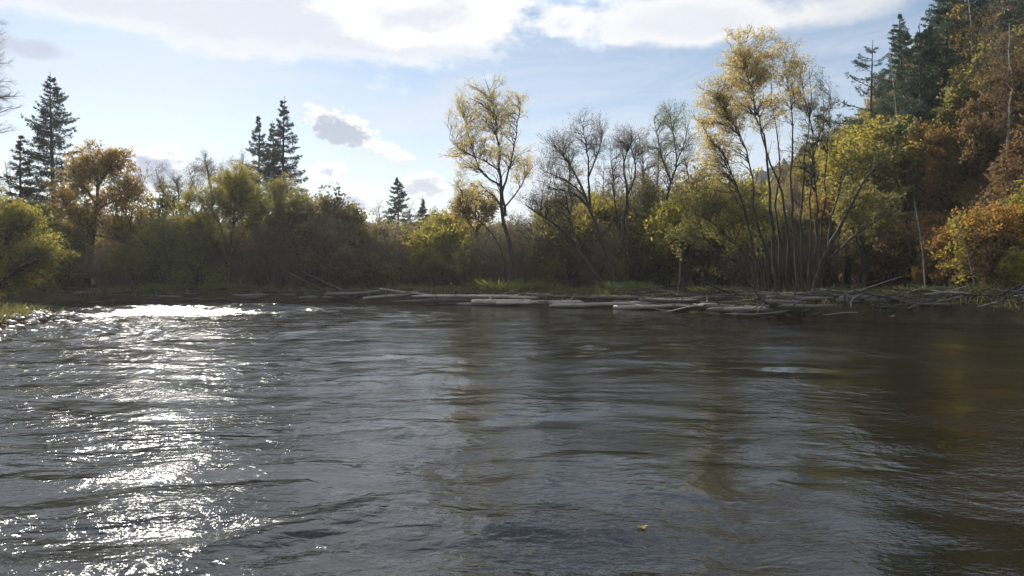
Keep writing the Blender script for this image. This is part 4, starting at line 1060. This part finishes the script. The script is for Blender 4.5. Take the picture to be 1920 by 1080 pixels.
# ------------------------------------------------------------------ driftwood
def log(name, label, a, b, r0, r1, mat, seed, bend=0.04, stubs=0, flare=0.0, group=None, category='log', sides=12, flat=1.0, knots=0.05, roots=0):
    a = np.asarray(a, float); b = np.asarray(b, float); r = np.random.default_rng(seed)
    L = np.linalg.norm(b - a); k = max(8, int(L * 3.0)); t = np.linspace(0, 1, k)
    side = nrm(np.cross(b - a, UP))
    P = a + (b - a) * t[:, None] + side * (np.sin(t * np.pi + r.uniform(-0.5, 0.5)) * bend * L * r.choice([-1, 1]))[:, None] + UP * (np.sin(t * np.pi * 1.5 + r.uniform(0, 3)) * bend * 0.25 * L)[:, None]
    q_ = np.cumsum(r.normal(size=(k, 3)), 0) / math.sqrt(k); q_ -= q_[0] + (q_[-1] - q_[0]) * t[:, None]; P = P + q_ * 0.013 * L * np.array([1, 1, 0.35])
    Rr = r0 + (r1 - r0) * t; Rr = Rr * (1 + 0.16 * np.interp(t, np.linspace(0, 1, 6), r.normal(size=6)))
    Rr[-1] *= r.uniform(0.25, 0.8); Rr[0] *= r.uniform(0.5, 1.0); Rr = Rr * (1 + knots * r.normal(size=k)) + flare * r0 * np.exp(-t * L / 0.5)
    ang = np.arange(sides) * 2 * np.pi / sides
    prof = 1 + 0.06 * np.sin(ang * 3 + r.uniform(0, 6))[None, None] + 0.05 * r.normal(size=(1, k, sides))
    V, Q = tubes(P[None], Rr[None], sides, prof)
    # close the ends with a slightly dished cap
    c0 = P[0] + (P[1] - P[0]) * 0.15; c1 = P[-1] - (P[-1] - P[-2]) * 0.15
    i0 = len(V); V = np.concatenate([V, c0[None], c1[None]])
    caps = []
    e0 = np.arange(sides); e1 = (k - 1) * sides + np.arange(sides)
    for j in range(0, sides, 2):
        caps.append((i0, e0[(j + 2) % sides], e0[j + 1], e0[j])); caps.append((i0 + 1, e1[j], e1[j + 1], e1[(j + 2) % sides]))
    Q = np.concatenate([Q, np.array(caps)])
    # local frame: x along the log so that the grain follows it
    ex = nrm(b - a); ez = nrm(UP - (UP @ ex) * ex); ey = np.cross(ez, ex)
    Rm = np.stack([ex, ey, ez], 1)
    t_ = thing(name, label, category, a, group); t_.rotation_euler = Matrix(Rm.tolist()).to_euler()
    body = ob('log_body', mk_mesh('log_body', (V - a) @ Rm, Q, mat), t_)
    for s in range(stubs):
        tt = r.uniform(0.1, 0.95); p0 = a + (b - a) * tt; i = int(tt * (k - 1)); p0 = P[i]
        d = nrm(side * r.choice([-1, 1]) * r.uniform(0.3, 1) + UP * r.uniform(-0.2, 0.9) + ex * r.uniform(-0.3, 0.7))
        l = r.uniform(0.3, 1.1) * min(1.0, 4 * Rr[i] + 0.3)
        sp = spline([p0, p0 + d * l * 0.5 + r.normal(0, 0.04, 3), p0 + d * l + r.normal(0, 0.08, 3)], 6)
        V2, Q2 = tubes(sp[None], (Rr[i] * 0.32 * np.linspace(1, 0.35, 6))[None], 6)
        ob('branch_stub', mk_mesh('branch_stub', (V2 - a) @ Rm, Q2, mat), t_)
    for s in range(roots):
        an = s * 2 * np.pi / roots + r.uniform(-0.3, 0.3); d = nrm(-ex * r.uniform(0.5, 1.0) + (side * np.cos(an) + UP * np.sin(an)) * 0.9); l = r.uniform(0.35, 0.95)
        sp = spline([P[0] + ex * 0.12, P[0] + d * l * 0.5 + r.normal(0, 0.04, 3), P[0] + d * l + r.normal(0, 0.1, 3) - UP * 0.05], 7)
        V2, Q2 = tubes(sp[None], (r0 * 0.5 * np.linspace(1, 0.15, 7))[None], 6)
        ob('root', mk_mesh('root', (V2 - a) @ Rm, Q2, mat), t_)
    return t_


def L3(px, py, Y): return px3(px, py, Y)


D, DM, DD = M['drift'], M['drift_mid'], M['drift_dark']
log('drift_log', 'long pale log lying uppermost along the bank, nearest the slender willow foot', L3(772, 556, 45.6), L3(985, 556, 44.0), 0.084, 0.105, D, 1, 0.01, 2)
log('drift_log', 'thick pale log with its butt end on the water below the slender willow', L3(884, 567, 43.6), L3(1090, 562, 42.6), 0.140, 0.119, D, 2, 0.01, 3)
log('drift_log', 'grey continuation log lying end to end with the thick pale log', L3(1020, 561, 43.8), L3(1330, 556, 41.2), 0.140, 0.105, DM, 3, 0.015, 4)
log('drift_log', 'slim pale log lying farthest back on top of the bank', L3(985, 551, 45.2), L3(1180, 553, 43.6), 0.070, 0.056, D, 4, 0.01, 2)
log('drift_log', 'slim light log half afloat along the water below the bright sedge', L3(1030, 574, 40.8), L3(1262, 570, 39.6), 0.077, 0.049, D, 5, 0.012, 3)
log('drift_log', 'grey log lying along the bank top behind the stacked logs', L3(1180, 553, 43.0), L3(1410, 550, 40.5), 0.084, 0.070, DM, 6, 0.01, 3)
log('drift_log', 'short pale split log stranded at the water beside the thick pale log', L3(855, 570, 44.6), L3(960, 571, 43.2), 0.042, 0.035, D, 7, 0.01, 0)
log('drift_log', 'pale bowed log at the tip of the pale log row', L3(682, 561, 48.6), L3(775, 549, 47.4), 0.098, 0.070, D, 8, 0.05, 2)
log('drift_log', 'pale stick lying crosswise over the bowed pale log', L3(712, 542, 48.6), L3(800, 552, 47.6), 0.063, 0.042, D, 9, 0.02, 1)
log('drift_log', 'thin twisted branch poking up from the pale log row', L3(735, 552, 47.8), L3(838, 536, 46.6), 0.042, 0.017, DM, 10, 0.03, 2, sides=8)
log('drift_log', 'short grey log wedged under the bowed pale log', L3(735, 566, 47.2), L3(800, 563, 46.4), 0.077, 0.056, DM, 11, 0.02, 1)
log('drift_log', 'dark wet log half sunk below the long pale log', L3(795, 565, 45.4), L3(885, 563, 44.4), 0.112, 0.091, DD, 12, 0.02, 1)
log('dead_tree', 'dead leafless trunk slanting down from the thicket to the waterline', L3(668, 560, 50.4), L3(545, 498, 53.5), 0.15, 0.05, DD, 13, 0.03, 6, category='dead tree')
log('dead_tree', 'second dead limb slanting beside the dead leafless trunk', L3(640, 562, 50.6), L3(530, 505, 52.6), 0.09, 0.03, DD, 14, 0.04, 5, category='dead tree')
for i, (x0, y0, x1, y1, Y, r_) in enumerate([(250, 558, 345, 556, 52.2, 0.09), (330, 549, 470, 545, 52.6, 0.12), (420, 556, 560, 552, 52.0, 0.12), (520, 549, 680, 545, 52.0, 0.14), (560, 559, 690, 557, 51.2, 0.13), (340, 562, 430, 561, 51.6, 0.07), (610, 552, 720, 548, 50.6, 0.13), (180, 560, 260, 558, 52.4, 0.08), (470, 561, 560, 560, 51.6, 0.08)]):
    log('drift_log', 'dark log in the low heap along the shore below the round willow', L3(x0, y0, Y), L3(x1, y1, Y - 0.3), r_, r_ * 0.8, DD if i % 2 else DM, 30 + i, 0.02, 2, group='dark logs heaped below the willow')
for i, (x0, y0, x1, y1, Y, r_) in enumerate([(800, 562, 930, 560, 45.2, 0.07), (930, 569, 1060, 567, 42.8, 0.06), (1080, 560, 1250, 557, 41.8, 0.08), (1150, 567, 1330, 563, 39.8, 0.075), (1230, 575, 1360, 570, 37.6, 0.07), (1100, 556, 1300, 552, 42.6, 0.06), (1010, 566, 1150, 565, 42.0, 0.05), (1260, 562, 1400, 556, 38.4, 0.09)]):
    log('drift_log', 'thin grey-brown trunk lying in the row of logs between sedge and water', L3(x0, y0, Y), L3(x1, y1, Y - 0.4), r_, r_ * 0.65, [DM, D, DD][i % 3], 80 + i, 0.015, 3, group='thin trunks in the log row')
# the row of long logs along the waterline
row = np.array([(-7.5, 49.3), (-5.2, 47.8), (-1.8, 45.2), (2.2, 41.5), (8.2, 38.0), (9.4, 33.6)])
seg = np.r_[0, np.cumsum(np.linalg.norm(np.diff(row, axis=0), axis=1))]
rl = random.Random(23)
for i, (s0, ln, rr_, m, off) in enumerate([(1.0, 4.6, 0.10, D, 0.15), (4.0, 5.4, 0.12, DM, -0.1), (6.2, 5.0, 0.09, D, 0.45), (8.4, 5.8, 0.14, D, 0.0), (10.6, 4.6, 0.08, DM, 0.5), (12.4, 5.6, 0.12, D, 0.1), (14.2, 5.0, 0.10, DM, 0.5), (16.0, 4.2, 0.12, D, -0.05), (17.2, 4.4, 0.09, DM, 0.35), (18.4, 4.2, 0.11, DD, 0.0)]):
    e = [np.array([np.interp(q, seg, row[:, 0]), np.interp(q, seg, row[:, 1])]) for q in (s0, min(s0 + ln, seg[-1]))]
    nv = np.array([0.45, 0.9]) * off; pe = []
    for q in e:
        q = q + nv + np.array([rl.uniform(-0.15, 0.15), rl.uniform(-0.15, 0.15)]); pe.append(np.array([q[0], q[1], max(gz(q[0], q[1]), -0.02) + rr_ * rl.uniform(0.7, 1.6)]))
    px_ = 960 + pe[0][0] / pe[0][1] * F
    log('drift_log', {id(D): 'long bleached', id(DM): 'long grey', id(DD): 'long dark'}[id(m)] + ' log along the waterline ' + by(px_), pe[0], pe[1], rr_, rr_ * 0.7, m, 130 + i, 0.012, 3, group='long logs along the waterline')
# jam at the corner
for i in range(9):
    x = rl.uniform(9.6, 13.8); y = float(np.interp(x, [9.4, 11.2, 15.2], [32.6, 30.2, 28.9])) + rl.uniform(-0.2, 0.9); a = rl.gauss(0.0, 0.25) + (math.pi if rl.random() < 0.5 else 0); ln = rl.uniform(2.0, 3.6); rr_ = rl.uniform(0.09, 0.16)
    z = max(gz(x, y), 0.0) + rl.uniform(0.05, 0.32); m = rl.choice([DM, DM, DD, D])
    log('drift_log', {id(D): 'bleached', id(DM): 'grey', id(DD): 'blackened'}[id(m)] + ' stout log piled in the jam below the many-stemmed willow', (x - math.cos(a) * ln / 2, y - math.sin(a) * ln / 2, z), (x + math.cos(a) * ln / 2, y + math.sin(a) * ln / 2, z + rl.uniform(-0.12, 0.12)), rr_, rr_ * 0.75, m, 160 + i, 0.02, 3, group='stout logs of the jam', knots=0.09, roots=(5 if i % 4 == 0 else 0))
log('drift_log', 'broad grey weathered trunk with a splintered root end hanging over the water', L3(1505, 588, 30.6), L3(1310, 571, 34.4), 0.19, 0.10, DM, 15, 0.03, 6, flare=0.5, knots=0.12, roots=7)
log('drift_log', 'big grey log with a dark sawn end lying on top of the jam', L3(1558, 553, 33.4), L3(1435, 556, 34.8), 0.17, 0.13, DM, 16, 0.01, 1)
log('drift_log', 'dark brown log under the big sawn log', L3(1565, 562, 33.0), L3(1412, 560, 35.0), 0.14, 0.11, DD, 17, 0.01, 2)
log('drift_log', 'thick black log lying level at the slope foot before the golden bush', L3(1738, 548, 31.4), L3(1806, 544, 31.0), 0.19, 0.17, DD, 18, 0.02, 3, roots=6)
log('drift_log', 'dark slanting log below the thick black log', L3(1690, 574, 30.0), L3(1852, 553, 30.2), 0.16, 0.10, DD, 19, 0.02, 2)
log('drift_branch', 'long pale bare branch reaching into the water at the slope foot', L3(1836, 594, 28.2), L3(1990, 612, 26.6), 0.075, 0.045, D, 20, 0.03, 2, category='driftwood')
log('drift_branch', 'pale curved branch lying across the top of the tangle', L3(1590, 586, 30.0), L3(1750, 566, 29.6), 0.06, 0.045, D, 21, 0.04, 2, category='driftwood', sides=8)
log('drift_branch', 'pale branch curving along the waterline of the tangle', L3(1640, 602, 29.0), L3(1740, 578, 29.0), 0.055, 0.04, D, 22, 0.06, 1, category='driftwood', sides=8)
log('drift_branch', 'short pale stick standing nearly upright in the water before the tangle', L3(1732, 604, 28.7), L3(1748, 582, 28.8), 0.045, 0.03, D, 23, 0.02, 0, category='driftwood', sides=8)
log('drift_branch', 'dark bare branch arching down to the water beside the broad weathered trunk', L3(1300, 570, 35.5), L3(1378, 592, 33.2), 0.05, 0.03, DD, 24, 0.03, 1, category='driftwood', sides=8)
for i in range(5):
    log('drift_branch', 'dark whip-like stem slanting up over the jam from the broad weathered trunk', L3(1420 - i * 8, 566 + i * 1.5, 35.4 - 0.1 * i), L3(1305 - i * 4, 520 + i * 9, 36.6 - 0.3 * i), 0.04, 0.012, M['bark_olive'], 60 + i, 0.05, 2, category='driftwood', sides=8, group='whip-like stems over the jam')
rj = random.Random(17)
for i in range(210):
    px = rj.uniform(1180, 1930); f = (px - 1180) / 750
    Yb = np.interp(px, [1180, 1330, 1480, 1600, 1760, 1930], [41.2, 37.0, 31.6, 30.4, 29.8, 28.3])
    Y = Yb + rj.uniform(-1.3, 1.0)
    X = (px - 960) / F * Y; base = max(gz(X, Y), -0.05)
    Ls = rj.uniform(0.6, 2.6); a = rj.gauss(0, 0.5); el = rj.gauss(0.0, 0.16)
    p0 = np.array([X, Y, base + rj.uniform(0.0, 0.34)]); p1 = p0 + Ls * np.array([math.cos(a) * math.cos(el) * rj.choice([-1, 1]), math.sin(a) * math.cos(el), math.sin(el)])
    p1[2] = max(p1[2], gz(p1[0], p1[1]) - 0.03, -0.06)
    rad = rj.uniform(0.018, 0.055)
    m = rj.choice([D, DM, DM, DM, DD, DD, DD, DD])
    lab = {id(D): 'pale bleached stick in the driftwood tangle along the slope bank', id(DM): 'grey stick in the driftwood tangle along the slope bank', id(DD): 'dark wet stick in the driftwood tangle along the slope bank'}[id(m)]
    lab = lab.replace('along the slope bank', 'before ' + ('the arching willow bush' if px < 1400 else 'the many-stemmed willow' if px < 1560 else 'the bare brown bushes' if px < 1720 else 'the thick black log' if px < 1830 else 'the golden bushes'))
    log('drift_branch', lab, p0, p1, rad, rad * 0.5, m, 400 + i, 0.07, rj.choice([0, 1, 1, 2]), category='driftwood', sides=6, group={id(D): 'bleached sticks of the tangle', id(DM): 'grey sticks of the tangle', id(DD): 'dark sticks of the tangle'}[id(m)])
for i in range(34):
    px = rj.uniform(640, 1200)
    Yb = np.interp(px, [640, 800, 900, 1040, 1200], [50.6, 48.0, 45.6, 42.6, 41.2]); Y = Yb + rj.uniform(-0.3, 1.6)
    X = (px - 960) / F * Y; base = max(gz(X, Y), -0.03)
    Ls = rj.uniform(0.6, 2.2); a = rj.gauss(0, 0.5)
    p0 = np.array([X, Y, base + rj.uniform(0, 0.2)]); p1 = p0 + Ls * np.array([math.cos(a) * rj.choice([-1, 1]), math.sin(a), rj.gauss(0, 0.14)])
    p1[2] = max(p1[2], gz(p1[0], p1[1]) - 0.03, -0.05)
    log('drift_branch', 'small grey stick caught between the pale drift logs', p0, p1, rj.uniform(0.02, 0.05), 0.02, rj.choice([DM, DD]), 600 + i, 0.06, 1, category='driftwood', sides=6, group='sticks between the pale logs')

for i in range(44):
    px = rj.uniform(90, 660); Y = 51.6 + rj.uniform(-0.4, 1.6); X = (px - 960) / F * Y
    base = max(gz(X, Y), -0.03); Ls = rj.uniform(0.7, 2.8); a = rj.gauss(0, 0.4)
    p0 = np.array([X, Y, base + rj.uniform(0, 0.2)]); p1 = p0 + Ls * np.array([math.cos(a) * rj.choice([-1, 1]), math.sin(a), rj.gauss(0, 0.12)])
    p1[2] = max(p1[2], gz(p1[0], p1[1]) - 0.03, -0.05)
    log('drift_branch', 'dark stick stranded on the shore ' + by(px), p0, p1, rj.uniform(0.03, 0.07), 0.025, rj.choice([DM, DD, DD]), 700 + i, 0.06, 1, category='driftwood', sides=6, group='sticks stranded on the far shore')

# ------------------------------------------------------------------ gravel bar, grass, floating leaf
def stone_mesh(seed):
    r = np.random.default_rng(seed); n, k = 8, 5
    th = np.linspace(0.12, np.pi - 0.12, k); a = np.arange(n) * 2 * np.pi / n
    rad = 1 + 0.16 * r.normal(size=(k, n))
    V = np.stack([np.sin(th)[:, None] * np.cos(a) * rad, np.sin(th)[:, None] * np.sin(a) * rad * 0.8, np.cos(th)[:, None] * np.ones(n) * 0.5 * rad], -1).reshape(-1, 3)
    idx = np.arange(n * k).reshape(k, n)
    Q = np.stack([idx[:-1], idx[1:], np.roll(idx[1:], -1, 1), np.roll(idx[:-1], -1, 1)], -1).reshape(-1, 4)
    return V, np.concatenate([Q, np.array([[0, 1, 2, 3], [0, 3, 4, 7], [4, 5, 6, 7]])])


def stone_mat():
    m, g, out = newmat('river_stone')
    oi = g.n('ShaderNodeObjectInfo').outputs['Random']
    co = g.n('ShaderNodeNewGeometry').outputs['Position']
    n = g.noise(co, 14, 5, 0.6)
    c = g.ramp(g.m('ADD', g.m('MULTIPLY', oi, 0.5), g.m('MULTIPLY', n, 0.5)), [(0.2, (0.13, 0.11, 0.098)), (0.5, (0.26, 0.22, 0.20)), (0.8, (0.38, 0.33, 0.30))])
    b = g.n('ShaderNodeBsdfPrincipled'); g.put(b.inputs['Base Color'], c); b.inputs['Roughness'].default_value = 0.5
    g.t.links.new(b.outputs[0], out.inputs[0]); return m


SM = stone_mat()
bar = thing('gravel_bar', 'stony gravel bar with grass at the water edge', None); tag(bar, kind='structure')
st_me = [mk_mesh('stone', *stone_mesh(s), SM) for s in (1, 2, 3, 4)]
r_ = random.Random(3); n = 0
smallV = []
while n < 170:
    Y = r_.uniform(18, 33); X = r_.uniform(-21, -12.5); d = float(shore_dist(X, Y))
    if not -0.55 < d < 1.9: continue
    s = r_.uniform(0.08, 0.24) * (1 if n < 140 else 1.3)
    o = ob('stone', r_.choice(st_me), bar, loc=(X, Y, max(gz(X, Y), -0.08) + 0.02)); o.scale = (s, s * r_.uniform(0.7, 1), s * r_.uniform(0.6, 1)); o.rotation_euler = (r_.uniform(-0.2, 0.2), r_.uniform(-0.2, 0.2), r_.uniform(0, 6.28)); n += 1
Vs, Qs, o_ = [], [], 0
bv, bq = stone_mesh(9)
for i in range(1500):
    Y = r_.uniform(16, 34); X = r_.uniform(-23, -12.5)
    d = float(shore_dist(X, Y)) if i % 1 == 0 else 0
    if not -0.4 < d < 2.4: continue
    s = r_.uniform(0.02, 0.055)
    Vs.append(bv * s + np.array([X, Y, gz(X, Y) + 0.005])); Qs.append(bq + o_); o_ += len(bv)
g_ = ob('gravel', mk_mesh('gravel', np.concatenate(Vs), np.concatenate(Qs), SM), bar); tag(g_, kind='stuff')


def grass(name, label, n, sampler, H, mat, seed):
    r = np.random.default_rng(seed)
    x, y = sampler(r, n); z = ground_z(x, y); n = len(x)
    a = r.uniform(0, 6.28, n); b = np.stack([x, y, z - 0.03], -1)
    d = nrm(np.stack([np.cos(a) * 0.35, np.sin(a) * 0.35, np.ones(n)], -1)); L = (H * r.uniform(0.4, 1.2, n))[:, None]
    s = nrm(np.cross(d, r.normal(size=(n, 3)))) * (0.016 * r.uniform(0.6, 1.5, n))[:, None]
    m1 = b + d * L * 0.6; tip = b + d * L + np.stack([np.cos(a), np.sin(a), -0.3 * np.ones(n)], -1) * L * 0.25
    V = np.stack([b - s, b + s, m1 + s * 0.8, m1 - s * 0.8, tip + s * 0.2, tip - s * 0.2], 1).reshape(-1, 3); i = np.arange(n)[:, None] * 6
    Q = np.concatenate([i + np.array([[0, 1, 2, 3]]), i + np.array([[3, 2, 4, 5]])])
    tint = r.random(n); tag(ob(name, mk_mesh(name, V, Q, mat, smooth=False, tint=np.r_[tint, tint])), label, 'grass', kind='stuff')


def s_bar(r, n):
    x = r.uniform(-30, -13, n); y = r.uniform(14, 42, n); d = shore_dist(x, y); k = (d > 1.5 + r.normal(0, 0.5, n)) & (d < 9); return x[k], y[k]


def s_bank(r, n):
    x = r.uniform(-46, 22, n); y = r.uniform(26, 66, n); d = shore_dist(x, y); k = (d > 0.35) & (d < 11) & (y > 27) & ((x > -12) | (y > 46)) & (lumps(x, y, 0.5, 55) + r.normal(0, 0.15, n) > -0.05); return x[k], y[k]


grass('grass', 'olive-green grass on the low gravel bar', 26000, s_bar, 0.42, GRD, 1)
grass('grass', 'dull grass and herbs under the bank thicket', 90000, s_bank, 0.45, GRD, 2)

# floating autumn leaf
def floating_leaf():
    n = 40; a = np.linspace(0, 2 * np.pi, n, endpoint=False)
    rad = 0.030 * (0.55 + 0.45 * np.abs(np.cos(a * 2.5)) ** 0.6) * (1 - 0.25 * np.sin(a) * 0)
    top = np.stack([np.cos(a) * rad * 1.1, np.sin(a) * rad, 0.006 * np.cos(a * 2) + 0.004], -1)
    V = np.concatenate([top, np.array([[0, 0, 0.004]]), top - [0, 0, 0.0015], np.array([[0, 0, 0.0025]])])
    Q = []
    for i in range(0, n, 2):
        Q.append((n, i, i + 1, (i + 2) % n)); Q.append((2 * n + 1, n + 1 + (i + 2) % n, n + 1 + i + 1, n + 1 + i))
    for i in range(n): j = (i + 1) % n; Q.append((i, n + 1 + i, n + 1 + j, j))
    x, y = 0.83, 5.0
    z = float(water_z(np.array([[x]]), np.array([[y]]))[0, 0])
    t = thing('fallen_leaf', 'yellow fallen leaf floating on the open river', 'leaf', (x, y, z + 0.01))
    ob('blade', mk_mesh('blade', V, np.array(Q), LY, smooth=False, tint=np.full(len(Q), 0.35)), t)
    sp = spline([(-0.025, 0, 0.004), (-0.045, 0.01, 0.008), (-0.062, 0.012, 0.012)], 5)
    ob('stalk', mk_mesh('stalk', *tubes(sp[None], np.full((1, 5), 0.0016), 5), M['bark_olive']), t)


floating_leaf()

# distant forested hill: thousands of tree tops that read as one mass
def far_wood():
    r = np.random.default_rng(44); n = 4200
    y = r.uniform(170, 620, n); x = r.uniform(-0.75, 0.75, n) * y; z = ground_z(x, y)
    h = r.uniform(6, 12, n); w = h * r.uniform(0.2, 0.42, n); a = np.arange(6) * np.pi / 3
    rings = [(0.0, 0.9), (0.25, 1.0), (0.55, 0.80), (0.82, 0.45), (1.0, 0.06)]
    V = np.stack([np.stack([x[:, None] + np.cos(a) * (w * f)[:, None] * r.uniform(0.7, 1.3, (n, 6)), y[:, None] + np.sin(a) * (w * f)[:, None] * r.uniform(0.7, 1.3, (n, 6)), (z + h * t)[:, None] + r.normal(0, 0.25, (n, 6))], -1) for t, f in rings], 1)
    K = len(rings); idx = np.arange(n * K * 6).reshape(n, K, 6); i0 = idx[:, :-1]; i1 = idx[:, 1:]
    Q = np.stack([i0, np.roll(i0, -1, 2), np.roll(i1, -1, 2), i1], -1).reshape(-1, 4)
    tag(ob('far_wood', mk_mesh('far_wood', V.reshape(-1, 3), Q, NSP, smooth=False, tint=r.random(len(Q)))), 'dark forest covering the distant hill beyond the valley', 'wood', kind='stuff')


far_wood()


# faint haze volume added to lift the dark foliage with a veil of light
def haze():
    x0, x1, y0, y1, z0, z1 = -1600, 1600, -480, 2100, -3.5, 85
    V = np.array([(x, y, z) for x in (x0, x1) for y in (y0, y1) for z in (z0, z1)], float)
    Q = np.array([(0, 1, 3, 2), (4, 6, 7, 5), (0, 4, 5, 1), (2, 3, 7, 6), (0, 2, 6, 4), (1, 5, 7, 3)])
    m, g, out = newmat('lift_haze')
    v = g.n('ShaderNodeVolumePrincipled'); v.inputs['Color'].default_value = (0.86, 0.88, 0.92, 1); v.inputs['Density'].default_value = 0.00028; v.inputs['Anisotropy'].default_value = 0.3
    g.t.links.new(v.outputs[0], out.inputs['Volume'])
    tag(ob('haze', mk_mesh('haze', V, Q, m, smooth=False)), kind='stuff')


haze()
